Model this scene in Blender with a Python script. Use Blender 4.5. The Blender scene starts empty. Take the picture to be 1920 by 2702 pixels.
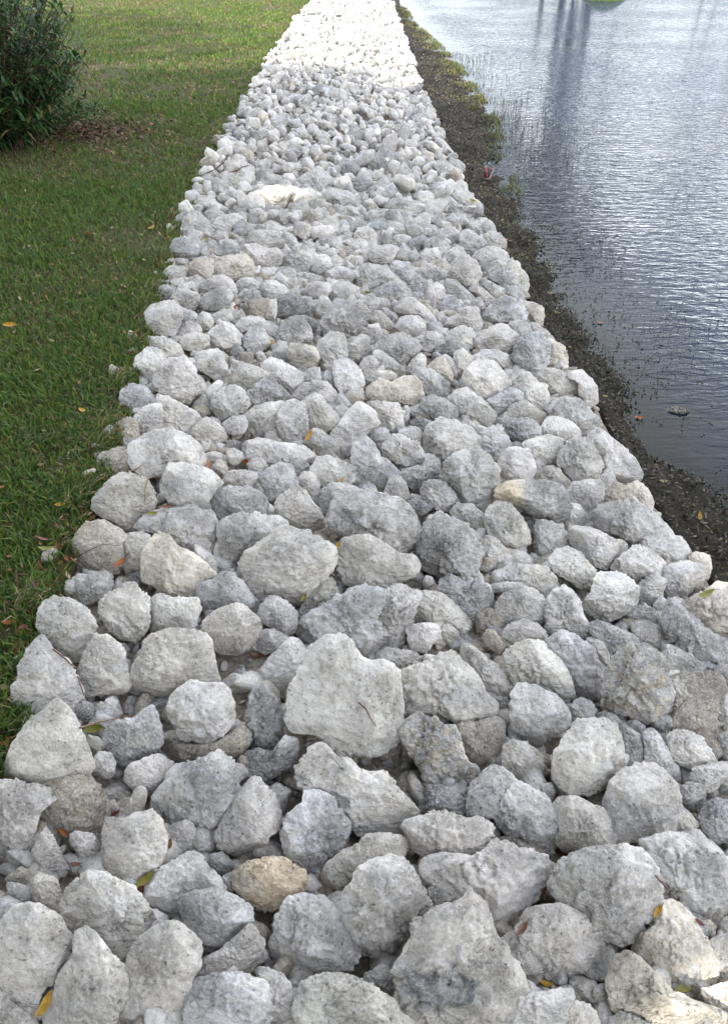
import bpy, math, random
import numpy as np
from mathutils import Vector
random.seed(7); rng = np.random.default_rng(7)
S = bpy.context.scene
COL = S.collection
R = math.radians
# ------------------------------------------------------------------ camera
CAMH = 1.62; PITCH = 39.0; F = 26 / 36 * 2702
cam = bpy.data.cameras.new('camera'); cam.lens = 26; cam.sensor_width = 36; cam.sensor_fit = 'AUTO'
cam.clip_start = 0.02; cam.clip_end = 2000
co = bpy.data.objects.new('camera', cam); COL.objects.link(co)
co.location = (0, 0, CAMH); co.rotation_euler = (R(90 - PITCH), 0, 0); S.camera = co
# ------------------------------------------------------------------ sun, sky, exposure
SUN_EL = 38.0; SUN_AZ = 228.0          # compass bearing of the sun, 0 = +Y, clockwise
az, el = R(SUN_AZ), R(SUN_EL)
SUND = Vector((math.sin(az) * math.cos(el), math.cos(az) * math.cos(el), math.sin(el)))
sl = bpy.data.lights.new('sun', 'SUN'); sl.energy = 2.0; sl.angle = R(0.5); sl.color = (1, .95, .86)
so = bpy.data.objects.new('sun', sl); COL.objects.link(so)
so.rotation_euler = SUND.to_track_quat('Z', 'Y').to_euler()
W = bpy.data.worlds.new('World'); S.world = W; W.use_nodes = True
nt = W.node_tree; nt.nodes.clear()
def N(nt, t, **k):
    n = nt.nodes.new(t)
    for a, v in k.items():
        if a in n.inputs.keys(): n.inputs[a].default_value = v
        else: setattr(n, a, v)
    return n
sky = N(nt, 'ShaderNodeTexSky'); sky.sky_type = 'NISHITA'; sky.sun_disc = False
sky.sun_elevation = el; sky.sun_rotation = az; sky.air_density = 1.0; sky.dust_density = .6
tc = N(nt, 'ShaderNodeTexCoord')
sp = N(nt, 'ShaderNodeSeparateXYZ'); nt.links.new(tc.outputs['Generated'], sp.inputs[0])
mx = N(nt, 'ShaderNodeMath', operation='MAXIMUM'); nt.links.new(sp.outputs[2], mx.inputs[0]); mx.inputs[1].default_value = 0.0
ad = N(nt, 'ShaderNodeMath', operation='ADD'); nt.links.new(mx.outputs[0], ad.inputs[0]); ad.inputs[1].default_value = .25
dv = N(nt, 'ShaderNodeVectorMath', operation='DIVIDE'); nt.links.new(tc.outputs['Generated'], dv.inputs[0])
cb = N(nt, 'ShaderNodeCombineXYZ')
for i in range(3): nt.links.new(ad.outputs[0], cb.inputs[i])
nt.links.new(cb.outputs[0], dv.inputs[1])
cn = N(nt, 'ShaderNodeTexNoise', Scale=1.1, Detail=7.0, Roughness=.56); nt.links.new(dv.outputs[0], cn.inputs['Vector'])
cr = N(nt, 'ShaderNodeMapRange'); nt.links.new(cn.outputs[0], cr.inputs[0])
cr.inputs[1].default_value = .28; cr.inputs[2].default_value = .60; cr.inputs[3].default_value = .35
hz = N(nt, 'ShaderNodeMapRange'); nt.links.new(sp.outputs[2], hz.inputs[0]); hz.inputs[1].default_value = .5; hz.inputs[2].default_value = .8; hz.inputs[3].default_value = 1; hz.inputs[4].default_value = .5
cq = N(nt, 'ShaderNodeMath', operation='MULTIPLY'); nt.links.new(cr.outputs[0], cq.inputs[0]); nt.links.new(hz.outputs[0], cq.inputs[1])
cm = N(nt, 'ShaderNodeMix', data_type='RGBA'); nt.links.new(cq.outputs[0], cm.inputs[0])
nt.links.new(sky.outputs[0], cm.inputs[6]); cm.inputs[7].default_value = (7.8, 7.8, 7.85, 1)
bg = N(nt, 'ShaderNodeBackground', Strength=.12); nt.links.new(cm.outputs[2], bg.inputs[0])
wo = N(nt, 'ShaderNodeOutputWorld'); nt.links.new(bg.outputs[0], wo.inputs[0])
S.view_settings.view_transform = 'Standard'; S.view_settings.look = 'None'
S.view_settings.exposure = 1.78; S.view_settings.gamma = 1
S.cycles.max_bounces = 6; S.cycles.transparent_max_bounces = 6; S.cycles.caustics_reflective = False; S.cycles.caustics_refractive = False

# ------------------------------------------------------------------ maths helpers
CA, SA = math.cos(R(90 - PITCH)), math.sin(R(90 - PITCH))
CAMP = np.array([0, 0, CAMH])
CR_ = np.array([1., 0, 0]); CU = np.array([0, CA, SA]); CB = np.array([0, -SA, CA])     # right, up, back
def ray(px, py):
    return np.array([(px - 960) / F, 0, 0]) + CU * (-(py - 1351) / F) - CB              # depth-1 ray
def proj(P):
    d = np.asarray(P) - CAMP
    z = -(d @ CB); z = np.where(np.abs(z) < 1e-6, 1e-6, z)
    return 960 + F * (d @ CR_) / z, 1351 - F * (d @ CU) / z, z
def flat(px, py, z):
    r = ray(px, py); t = (z - CAMH) / r[2]
    return CAMP + r * t
WZ = -0.36
def edge(pts, z):
    w = sorted([tuple(flat(x, y, z)[[1, 0]]) for x, y in pts])
    return np.array([a for a, b in w]), np.array([b for a, b in w])
LE = edge([(-280, 2702), (-150, 2300), (-30, 2050), (35, 1890), (106, 1584), (190, 1407), (248, 1277), (320, 1040), (355, 934), (390, 816), (449, 638),
           (520, 473), (567, 378), (626, 296), (709, 154), (768, 71), (820, 4)], 0.0)
RE = edge([(2500, 2702), (2050, 1800), (1880, 1513), (1826, 1442), (1684, 1253), (1572, 1040), (1495, 946), (1436, 851), (1383, 757), (1277, 591),
           (1217, 473), (1164, 355), (1111, 236), (1082, 154), (1055, 71), (1028, 2)], -.22)
WE = edge([(2900, 2702), (2300, 1800), (1990, 1420), (1910, 1311), (1840, 1255), (1775, 1190), (1740, 1117), (1651, 1031), (1586, 923), (1550, 850), (1454, 730), (1407, 620), (1345, 480),
           (1310, 330), (1240, 215), (1164, 124), (1090, 60), (1060, 2)], WZ)
def xl(y): return np.interp(y, *LE)
def xr(y): return np.interp(y, *RE)
def xw(y): return np.maximum(np.interp(y, *WE) - .06, xr(y) + .08)
# Perlin noise
_g = rng.normal(size=(256, 3)); _g /= np.linalg.norm(_g, axis=1)[:, None]
_p = rng.permutation(256)
def perlin(P):
    i = np.floor(P).astype(int); f = P - i; u = f * f * f * (f * (f * 6 - 15) + 10)
    out = 0
    for dx in (0, 1):
        for dy in (0, 1):
            for dz in (0, 1):
                h = _p[(_p[(_p[(i[:, 0] + dx) & 255] + i[:, 1] + dy) & 255] + i[:, 2] + dz) & 255]
                g = _g[h]
                w = (u[:, 0] if dx else 1 - u[:, 0]) * (u[:, 1] if dy else 1 - u[:, 1]) * (u[:, 2] if dz else 1 - u[:, 2])
                out = out + w * (g[:, 0] * (f[:, 0] - dx) + g[:, 1] * (f[:, 1] - dy) + g[:, 2] * (f[:, 2] - dz))
    return out * 1.6
def fbm(P, o=3):
    s = 0; a = 1
    for k in range(o): s = s + a * perlin(P * 2 ** k + 17.3 * k); a *= .5
    return s
def noise2(x, y, sc, o=3, off=0.):
    x = np.asarray(x, float); y = np.asarray(y, float)
    return fbm(np.stack([x.ravel() * sc + off, y.ravel() * sc + off, np.full(x.size, off + .37)], 1), o).reshape(x.shape)
def gz(x, y):
    """nominal height of the place's ground: lawn, stone bed, mud, lake bottom"""
    a, b, c = xl(y), xr(y), xw(y)
    x = np.asarray(x, float)
    z = np.where(x < a, 0.0 + np.clip((a - x) * .03, 0, .4),
        np.where(x < b, -.22 * (x - a) / (b - a),
        np.where(x < c, -.26 + (WZ + .26) * (x - b) / (c - b), WZ - .34 * (x - c))))
    return z
def hit(px, py, h=0.0):
    """where the view ray of a photo pixel meets the ground raised by h"""
    r = ray(px, py); lo = 0.2; t = lo
    ts = np.concatenate([np.arange(.3, 8, .01), np.arange(8, 60, .05)])
    P = CAMP + r[None] * ts[:, None]
    below = P[:, 2] < gz(P[:, 0], P[:, 1]) + h
    k = int(np.argmax(below)) if below.any() else len(ts) - 1
    return P[k], ts[k]

# ------------------------------------------------------------------ mesh helpers
def mesh(name, V, Fc, mat=None, parent=None, cols=None, smooth=True, loc=None):
    me = bpy.data.meshes.new(name)
    V = np.asarray(V, np.float32); Fc = np.asarray(Fc, np.int32); n = Fc.shape[1]
    me.vertices.add(len(V)); me.vertices.foreach_set('co', V.ravel())
    me.loops.add(Fc.size); me.loops.foreach_set('vertex_index', Fc.ravel())
    me.polygons.add(len(Fc)); me.polygons.foreach_set('loop_start', np.arange(0, Fc.size, n, dtype=np.int32))
    me.polygons.foreach_set('loop_total', np.full(len(Fc), n, np.int32))
    me.update(calc_edges=True)
    me.polygons.foreach_set('use_smooth', np.full(len(Fc), smooth))
    if cols is not None:
        cols = np.asarray(cols, np.float32)
        if cols.ndim == 1: cols = np.tile(cols, (len(V), 1))
        ca = me.color_attributes.new('tint', 'FLOAT_COLOR', 'POINT'); ca.data.foreach_set('color', cols.ravel())
    if mat: me.materials.append(mat)
    o = bpy.data.objects.new(name, me); COL.objects.link(o)
    if parent: o.parent = parent
    if loc is not None: o.location = loc
    return o
def tag(o, label=None, cat=None, group=None, kind=None):
    if label: o['label'] = label
    if cat: o['category'] = cat
    if group: o['group'] = group
    if kind: o['kind'] = kind
    return o
def empty(name, loc):
    o = bpy.data.objects.new(name, None); COL.objects.link(o); o.location = loc; o.empty_display_size = .1; return o
def ico(n):
    t = (1 + 5 ** .5) / 2
    V = [(-1, t, 0), (1, t, 0), (-1, -t, 0), (1, -t, 0), (0, -1, t), (0, 1, t), (0, -1, -t), (0, 1, -t), (t, 0, -1), (t, 0, 1), (-t, 0, -1), (-t, 0, 1)]
    Fc = [(0, 11, 5), (0, 5, 1), (0, 1, 7), (0, 7, 10), (0, 10, 11), (1, 5, 9), (5, 11, 4), (11, 10, 2), (10, 7, 6), (7, 1, 8), (3, 9, 4), (3, 4, 2), (3, 2, 6), (3, 6, 8), (3, 8, 9), (4, 9, 5), (2, 4, 11), (6, 2, 10), (8, 6, 7), (9, 8, 1)]
    V = [Vector(v).normalized() for v in V]
    for _ in range(n):
        cache = {}; nf = []
        def mid(a, b):
            k = (min(a, b), max(a, b))
            if k not in cache: V.append(((V[a] + V[b]) / 2).normalized()); cache[k] = len(V) - 1
            return cache[k]
        for a, b, c in Fc:
            x, y, z = mid(a, b), mid(b, c), mid(c, a); nf += [(a, x, z), (b, y, x), (c, z, y), (x, y, z)]
        Fc = nf
    return np.array([v[:] for v in V]), np.array(Fc)
ICO = {n: ico(n) for n in (1, 2, 3, 4, 5)}
def tube(pts, rad, k=6):
    """skinned round twig along points; rad: list"""
    V = []; Fc = []
    pts = [np.asarray(p, float) for p in pts]
    for i, p in enumerate(pts):
        d = pts[min(i + 1, len(pts) - 1)] - pts[max(i - 1, 0)]; d /= np.linalg.norm(d) + 1e-9
        a = np.cross(d, [0.13, .27, 1]); a /= np.linalg.norm(a) + 1e-9; b = np.cross(d, a)
        for j in range(k):
            t = 2 * math.pi * j / k; V.append(p + rad[i] * (a * math.cos(t) + b * math.sin(t)))
    for i in range(len(pts) - 1):
        for j in range(k):
            Fc.append((i * k + j, i * k + (j + 1) % k, (i + 1) * k + (j + 1) % k, (i + 1) * k + j))
    return np.array(V), np.array(Fc)

# ------------------------------------------------------------------ materials
def mat(name):
    m = bpy.data.materials.new(name); m.use_nodes = True; t = m.node_tree; t.nodes.clear()
    out = N(t, 'ShaderNodeOutputMaterial'); b = N(t, 'ShaderNodeBsdfPrincipled'); t.links.new(b.outputs[0], out.inputs[0])
    return m, t, b, out
def L(t, a, b): t.links.new(a, b)
def mixc(t, f, a, b, mode='MIX'):
    m = N(t, 'ShaderNodeMix', data_type='RGBA', blend_type=mode)
    for s, v in ((0, f), (6, a), (7, b)):
        if hasattr(v, 'is_linked') or hasattr(v, 'links'): t.links.new(v, m.inputs[s])
        else: m.inputs[s].default_value = v
    return m.outputs[2]
def ramp(t, src, a, b, lo=0., hi=1.):
    m = N(t, 'ShaderNodeMapRange'); t.links.new(src, m.inputs[0]); m.inputs[1].default_value = a; m.inputs[2].default_value = b
    m.inputs[3].default_value = lo; m.inputs[4].default_value = hi; return m.outputs[0]
def stone_material():
    m, t, b, out = mat('limestone')
    at = N(t, 'ShaderNodeAttribute', attribute_name='tint')
    tcn = N(t, 'ShaderNodeTexCoord'); oi = N(t, 'ShaderNodeObjectInfo')
    off = N(t, 'ShaderNodeVectorMath', operation='ADD'); L(t, tcn.outputs['Object'], off.inputs[0])
    sc = N(t, 'ShaderNodeMath', operation='MULTIPLY'); L(t, oi.outputs['Random'], sc.inputs[0]); sc.inputs[1].default_value = 37.
    L(t, sc.outputs[0], off.inputs[1]); P = off.outputs[0]
    def nz(s, d=4., r=.55, dist=0.):
        n = N(t, 'ShaderNodeTexNoise', Scale=s, Detail=d, Roughness=r, Distortion=dist); L(t, P, n.inputs['Vector']); return n.outputs[0]
    big = nz(9, 5, .6, .4); med = nz(34, 5, .65); fine = nz(150, 5, .7)
    c = at.outputs['Color']
    c = mixc(t, ramp(t, big, .38, .62, 0, .55), c, (.48, .41, .33, 1), 'SOFT_LIGHT')
    c = mixc(t, ramp(t, nz(12, 3, .5, .3), .54, .70, 0, .5), c, (.74, .70, .62, 1))
    c = mixc(t, ramp(t, nz(8.3, 4, .6, .5), .54, .70, 0, .45), c, (.46, .475, .50, 1))
    # grey weathering stains, amount in the alpha of the tint
    stn = N(t, 'ShaderNodeMath', operation='ADD'); L(t, big, stn.inputs[0])
    s2 = N(t, 'ShaderNodeMath', operation='MULTIPLY_ADD'); L(t, at.outputs['Alpha'], s2.inputs[0]); s2.inputs[1].default_value = .34; L(t, nz(26, 6, .75, .8), s2.inputs[2]); L(t, s2.outputs[0], stn.inputs[1])
    c = mixc(t, ramp(t, stn.outputs[0], 1.10, 1.42, 0, .62), c, (.20, .205, .215, 1))
    c = mixc(t, ramp(t, med, .50, .66, 0, .40), c, (.34, .32, .29, 1), 'MULTIPLY')
    c = mixc(t, ramp(t, fine, .53, .66, 0, .34), c, (.34, .32, .30, 1), 'MULTIPLY')
    c = mixc(t, ramp(t, fine, .49, .36, 0, .45), c, (.86, .84, .81, 1))
    # pale shell flecks
    wn = N(t, 'ShaderNodeTexNoise', Scale=120., Detail=2.); L(t, P, wn.inputs['Vector'])
    wv = N(t, 'ShaderNodeVectorMath', operation='MULTIPLY_ADD'); L(t, wn.outputs['Color'], wv.inputs[0]); wv.inputs[1].default_value = (.012, .012, .012); L(t, P, wv.inputs[2]); PW = wv.outputs[0]
    vo = N(t, 'ShaderNodeTexVoronoi', Scale=150.); L(t, PW, vo.inputs['Vector'])
    vc = N(t, 'ShaderNodeSeparateColor'); L(t, vo.outputs['Color'], vc.inputs[0])
    a1 = N(t, 'ShaderNodeMath', operation='GREATER_THAN'); L(t, vc.outputs[0], a1.inputs[0]); a1.inputs[1].default_value = .86
    a2 = N(t, 'ShaderNodeMath', operation='MULTIPLY'); L(t, a1.outputs[0], a2.inputs[0]); L(t, ramp(t, vo.outputs['Distance'], .5, .2, 0, .5), a2.inputs[1])
    c = mixc(t, a2.outputs[0], c, (.84, .82, .79, 1))
    # small dark pits
    vp = N(t, 'ShaderNodeTexVoronoi', Scale=95.); L(t, PW, vp.inputs['Vector'])
    pc = N(t, 'ShaderNodeSeparateColor'); L(t, vp.outputs['Color'], pc.inputs[0])
    p1 = N(t, 'ShaderNodeMath', operation='GREATER_THAN'); L(t, pc.outputs[1], p1.inputs[0]); p1.inputs[1].default_value = .76
    pit = N(t, 'ShaderNodeMath', operation='MULTIPLY'); L(t, p1.outputs[0], pit.inputs[0]); L(t, ramp(t, vp.outputs['Distance'], .32, .12, 0, 1), pit.inputs[1])
    c = mixc(t, ramp(t, pit.outputs[0], 0, 1, 0, .55), c, (.14, .12, .10, 1))
    L(t, c, b.inputs['Base Color']); b.inputs['Roughness'].default_value = .92; b.inputs['Specular IOR Level'].default_value = .25
    # relief
    def madd(a, k, c2):
        n = N(t, 'ShaderNodeMath', operation='MULTIPLY_ADD'); L(t, a, n.inputs[0]); n.inputs[1].default_value = k
        if c2 is None: n.inputs[2].default_value = 0
        else: L(t, c2, n.inputs[2])
        return n.outputs[0]
    vr = N(t, 'ShaderNodeTexVoronoi', Scale=48.); L(t, P, vr.inputs['Vector'])
    h = madd(med, 2.4, None); h = madd(fine, 1.0, h); h = madd(vr.outputs['Distance'], -.45, h); h = madd(pit.outputs[0], -.9, h)
    mp = N(t, 'ShaderNodeMapping'); mp.inputs['Scale'].default_value = (.8, 1.1, 5.); mp.inputs['Rotation'].default_value = (.5, .35, .2); L(t, P, mp.inputs['Vector'])
    st = N(t, 'ShaderNodeTexNoise', Scale=16., Detail=4., Roughness=.6, Distortion=.5); L(t, mp.outputs[0], st.inputs['Vector'])
    lay = N(t, 'ShaderNodeMath', operation='MULTIPLY'); L(t, st.outputs[0], lay.inputs[0]); L(t, ramp(t, oi.outputs['Random'], .35, .8, 0., 3.2), lay.inputs[1])
    hs = N(t, 'ShaderNodeMath', operation='ADD'); L(t, h, hs.inputs[0]); L(t, lay.outputs[0], hs.inputs[1])
    bp = N(t, 'ShaderNodeBump', Strength=1., Distance=.013); L(t, hs.outputs[0], bp.inputs['Height']); L(t, bp.outputs[0], b.inputs['Normal'])
    L(t, ramp(t, nz(7, 3, .5), .40, .60, .45, 1.), bp.inputs['Strength'])
    return m
STONE = stone_material()
def ground_material(name, stops, sc=30., bump=.01, rough=.95, spec=.2):
    m, t, b, out = mat(name)
    tcn = N(t, 'ShaderNodeTexCoord')
    n1 = N(t, 'ShaderNodeTexNoise', Scale=sc, Detail=8., Roughness=.7); L(t, tcn.outputs['Object'], n1.inputs['Vector'])
    n2 = N(t, 'ShaderNodeTexNoise', Scale=sc * .12, Detail=3.); L(t, tcn.outputs['Object'], n2.inputs['Vector'])
    cr = N(t, 'ShaderNodeValToRGB'); L(t, n1.outputs[0], cr.inputs[0])
    e = cr.color_ramp.elements
    while len(e) < len(stops): e.new(.5)
    for i, (p, c) in enumerate(stops): e[i].position = p; e[i].color = (*c, 1)
    c = mixc(t, ramp(t, n2.outputs[0], .35, .65, 0, .5), cr.outputs[0], (.35, .3, .25, 1), 'MULTIPLY')
    L(t, c, b.inputs['Base Color']); b.inputs['Roughness'].default_value = rough; b.inputs['Specular IOR Level'].default_value = spec
    bp = N(t, 'ShaderNodeBump', Strength=1., Distance=bump); L(t, n1.outputs[0], bp.inputs['Height']); L(t, bp.outputs[0], b.inputs['Normal'])
    return m
BED = ground_material('crushed_limestone_soil', [(.3, (.18, .16, .13)), (.5, (.37, .335, .28)), (.7, (.56, .52, .46))], 70, .016)
LAWNM = ground_material('lawn_thatch', [(.3, (.035, .03, .015)), (.5, (.075, .075, .03)), (.7, (.17, .14, .08))], 45, .01)
MUDM = ground_material('wet_mud', [(.3, (.005, .004, .003)), (.52, (.016, .013, .009)), (.72, (.05, .04, .027))], 40, .012, .75, .2)
def tint_material(name, rough=.6, spec=.3, transl=0.):
    m, t, b, out = mat(name); at = N(t, 'ShaderNodeAttribute', attribute_name='tint')
    L(t, at.outputs['Color'], b.inputs['Base Color']); b.inputs['Roughness'].default_value = rough; b.inputs['Specular IOR Level'].default_value = spec
    if transl:
        tr = N(t, 'ShaderNodeBsdfTranslucent'); L(t, at.outputs['Color'], tr.inputs[0])
        mxs = N(t, 'ShaderNodeMixShader'); mxs.inputs[0].default_value = transl
        L(t, b.outputs[0], mxs.inputs[1]); L(t, tr.outputs[0], mxs.inputs[2]); L(t, mxs.outputs[0], out.inputs[0])
    return m
BLADE = tint_material('grass_blade', .55, .3, .25)
LEAFM = tint_material('leaf_surface', .45, .4, .2)
DRYM = tint_material('dry_litter', .8, .2)
BARK = ground_material('bark', [(.3, (.05, .035, .025)), (.7, (.16, .12, .09))], 60, .004)
def leaf_material(name, c1, c2, c3):
    m, t, b, out = mat(name); tcn = N(t, 'ShaderNodeTexCoord')
    n = N(t, 'ShaderNodeTexNoise', Scale=60., Detail=3.); L(t, tcn.outputs['Object'], n.inputs['Vector'])
    c = mixc(t, ramp(t, n.outputs[0], .42, .62), (*c1, 1), (*c2, 1))
    n2 = N(t, 'ShaderNodeTexNoise', Scale=130., Detail=3.); L(t, tcn.outputs['Object'], n2.inputs['Vector'])
    c = mixc(t, ramp(t, n2.outputs[0], .62, .7), c, (*c3, 1))
    L(t, c, b.inputs['Base Color']); b.inputs['Roughness'].default_value = .38; return m
LM = {'yellow': leaf_material('yellow_leaf', (.46, .25, .015), (.34, .20, .02), (.16, .07, .02)),
      'orange': leaf_material('orange_leaf', (.38, .12, .015), (.28, .07, .015), (.14, .05, .02)),
      'brown': leaf_material('brown_leaf', (.13, .045, .018), (.08, .03, .014), (.05, .02, .01)),
      'red': leaf_material('red_leaf', (.15, .022, .012), (.10, .018, .012), (.07, .01, .01)),
      'green': leaf_material('green_yellow_leaf', (.14, .16, .02), (.28, .21, .025), (.10, .09, .02))}
def water_material():
    m, t, b, out = mat('lake_water'); t.nodes.remove(b)
    tcn = N(t, 'ShaderNodeTexCoord')
    def nz(sx, sy, s, d=2., rot=0., dist=.0):
        mp = N(t, 'ShaderNodeMapping'); mp.inputs['Scale'].default_value = (sx, sy, 1); mp.inputs['Rotation'].default_value = (0, 0, rot)
        L(t, tcn.outputs['Object'], mp.inputs['Vector'])
        n = N(t, 'ShaderNodeTexNoise', Scale=s, Detail=d, Roughness=.5, Distortion=dist); L(t, mp.outputs[0], n.inputs['Vector']); return n.outputs[0]
    a = nz(.42, 1.3, 15., 2.5, R(-24), .5); b2 = nz(.8, 1, 36., 2., R(20)); big = nz(1, 1, .55, 2.)
    # calm strip along the shore: 'calm' attribute is 0 at the waterline, 1 out on the lake
    at = N(t, 'ShaderNodeAttribute', attribute_name='tint'); calm = N(t, 'ShaderNodeSeparateColor'); L(t, at.outputs['Color'], calm.inputs[0])
    h = N(t, 'ShaderNodeMath', operation='MULTIPLY_ADD'); L(t, b2, h.inputs[0]); h.inputs[1].default_value = .16; L(t, a, h.inputs[2])
    k = N(t, 'ShaderNodeMath', operation='MULTIPLY'); L(t, ramp(t, big, .35, .6, .45, 1.), k.inputs[0]); L(t, calm.outputs[0], k.inputs[1])
    hh = N(t, 'ShaderNodeMath', operation='MULTIPLY'); L(t, h.outputs[0], hh.inputs[0]); L(t, k.outputs[0], hh.inputs[1])
    bp = N(t, 'ShaderNodeBump', Strength=1., Distance=.038); L(t, hh.outputs[0], bp.inputs['Height'])
    gl = N(t, 'ShaderNodeBsdfGlossy', Roughness=.02); gl.inputs[0].default_value = (.61, .655, .70, 1); L(t, bp.outputs[0], gl.inputs['Normal'])
    tr = N(t, 'ShaderNodeBsdfTransparent'); tr.inputs[0].default_value = (.42, .46, .44, 1)
    df = N(t, 'ShaderNodeBsdfDiffuse'); df.inputs[0].default_value = (.018, .03, .055, 1)
    dm = N(t, 'ShaderNodeMixShader'); L(t, calm.outputs[1], dm.inputs[0]); L(t, tr.outputs[0], dm.inputs[1]); L(t, df.outputs[0], dm.inputs[2])
    fr = N(t, 'ShaderNodeFresnel', IOR=1.333); L(t, bp.outputs[0], fr.inputs['Normal'])
    ms = N(t, 'ShaderNodeMixShader'); L(t, fr.outputs[0], ms.inputs[0]); L(t, dm.outputs[0], ms.inputs[1]); L(t, gl.outputs[0], ms.inputs[2])
    L(t, ms.outputs[0], out.inputs[0]); return m
WATER = water_material()

# ------------------------------------------------------------------ the setting
ys = np.unique(np.concatenate([np.arange(-1.5, 6, .05), np.arange(6, 24, .12), np.arange(24, 60, 1.5), np.arange(60, 401, 20)]))
def strip(name, fx, us, zf, m):
    V = []; 
    for y in ys: 
        for u in us: V.append((fx(y, u), y, 0))
    V = np.array(V); V[:, 2] = zf(V[:, 0], V[:, 1])
    nu = len(us); i = np.arange((len(ys) - 1)); j = np.arange(nu - 1); I, J = np.meshgrid(i, j, indexing='ij')
    a = (I * nu + J).ravel(); Fc = np.stack([a, a + 1, a + nu + 1, a + nu], 1)
    return tag(mesh(name, V, Fc, m), kind='structure')
ul = -np.concatenate([np.arange(0, 5, .07), np.arange(5, 12, .4), np.geomspace(12, 300, 12)])[::-1]
def lz(x, y): return gz(x, y) + .012 * noise2(x, y, 1.3) + .006 * noise2(x, y, 7)
def lawn_z(x, y): return np.where(x > xl(y) + .045, gz(xl(y) - .05, y) - .3, gz(x - .05, y) + .012 * noise2(x, y, 1.3) + .006 * noise2(x, y, 7))
strip('lawn', lambda y, u: float(xl(y)) + .04 + u, np.append(ul, .012), lawn_z, LAWNM)
def bed_dz(x, y): return -.046 + .026 * noise2(x, y, 3.2) + .012 * noise2(x, y, 14)
strip('stone_bed', lambda y, u: float(xl(y)) + .02 + u * (float(xr(y)) - float(xl(y)) - .0), np.linspace(0, 1.02, 60), lambda x, y: gz(x, y) + bed_dz(x, y), BED)
def mz(x, y):
    s = np.clip((x - xr(y)) / .3, 0, 1)
    return np.where(x < xr(y), gz(x, y) - .10, gz(x, y)) + np.where(x > xr(y) + .1, .040, .015) * noise2(x, y, 1.9) + .014 * noise2(x, y, 9, 3)
um = np.concatenate([np.linspace(-.12, 1.2, 40), np.linspace(1.25, 3, 24), np.geomspace(3.2, 12, 10)])
strip('mud_shore', lambda y, u: float(xr(y)) + u, um, lambda x, y: np.maximum(mz(x, y), -2.5), MUDM)
# the lake
uw = np.concatenate([np.linspace(-.25, 2, 46), np.linspace(2.1, 6, 30), np.geomspace(6.5, 500, 22)])
Vw = np.array([(float(xw(y)) + u, y, WZ) for y in ys for u in uw]); nu = len(uw)
I, J = np.meshgrid(np.arange(len(ys) - 1), np.arange(nu - 1), indexing='ij'); a = (I * nu + J).ravel()
un = np.tile(uw, len(ys)); yy = Vw[:, 1]
calm = np.clip((un + .05) / .9, 0.04, 1) * np.clip(.35 + yy * .10, .3, 1.2); deep = np.clip(un / .9, .0, .95)
cw = np.stack([calm, deep, deep, np.ones_like(deep)], 1)
tag(mesh('water', Vw, np.stack([a, a + 1, a + nu + 1, a + nu], 1), WATER, cols=cw), kind='structure')

# ------------------------------------------------------------------ rocks
TINT = {'w': (.73, .712, .688, .13), 'g': (.645, .634, .618, .36), 'b': (.625, .625, .63, .58), 'd': (.52, .52, .52, .85), 'D': (.56, .558, .555, 1.0),
        'c': (.67, .65, .612, .2), 't': (.61, .57, .50, .2), 'T': (.62, .52, .39, .3), 's': (.46, .425, .37, .12), 'S': (.46, .43, .38, .5), 'y': (.74, .695, .615, .05),
        'v': (.68, .66, .63, .9), 'G': (.60, .592, .58, .65), 'C': (.56, .555, .54, .5)}
WORD = {'w': 'pale', 'g': 'grey', 'b': 'blue-grey', 'd': 'dark grey', 'D': 'dark', 'c': 'beige', 't': 'tan', 's': 'dusty brown-grey', 'S': 'sandy', 'y': 'cream', 'v': 'veined', 'G': 'rough grey', 'C': 'grey'}
def polytab(P, n=96):
    """radius of a polygon from its centroid at n directions"""
    x, y = P[:, 0], P[:, 1]; x2, y2 = np.roll(x, -1), np.roll(y, -1); cr = x * y2 - x2 * y; A = cr.sum() / 2
    cx, cy = ((x + x2) * cr).sum() / (6 * A), ((y + y2) * cr).sum() / (6 * A)
    th = np.linspace(0, 2 * math.pi, n, endpoint=False); r = np.zeros(n)
    for k, t in enumerate(th):
        d = np.array([math.cos(t), math.sin(t)])
        for i in range(len(P)):
            a = P[i] - (cx, cy); e = P[(i + 1) % len(P)] - P[i]; den = d[0] * e[1] - d[1] * e[0]
            if abs(den) < 1e-9: continue
            s = (a[0] * e[1] - a[1] * e[0]) / den; u = (a[0] * d[1] - a[1] * d[0]) / den
            if s > 0 and -1e-6 <= u <= 1 + 1e-6: r[k] = max(r[k], s)
    r = np.where(r <= 0, r[r > 0].mean(), r); r = (np.roll(r, 1) + 10 * r + np.roll(r, -1)) / 12
    return cx, cy, abs(A), r
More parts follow.
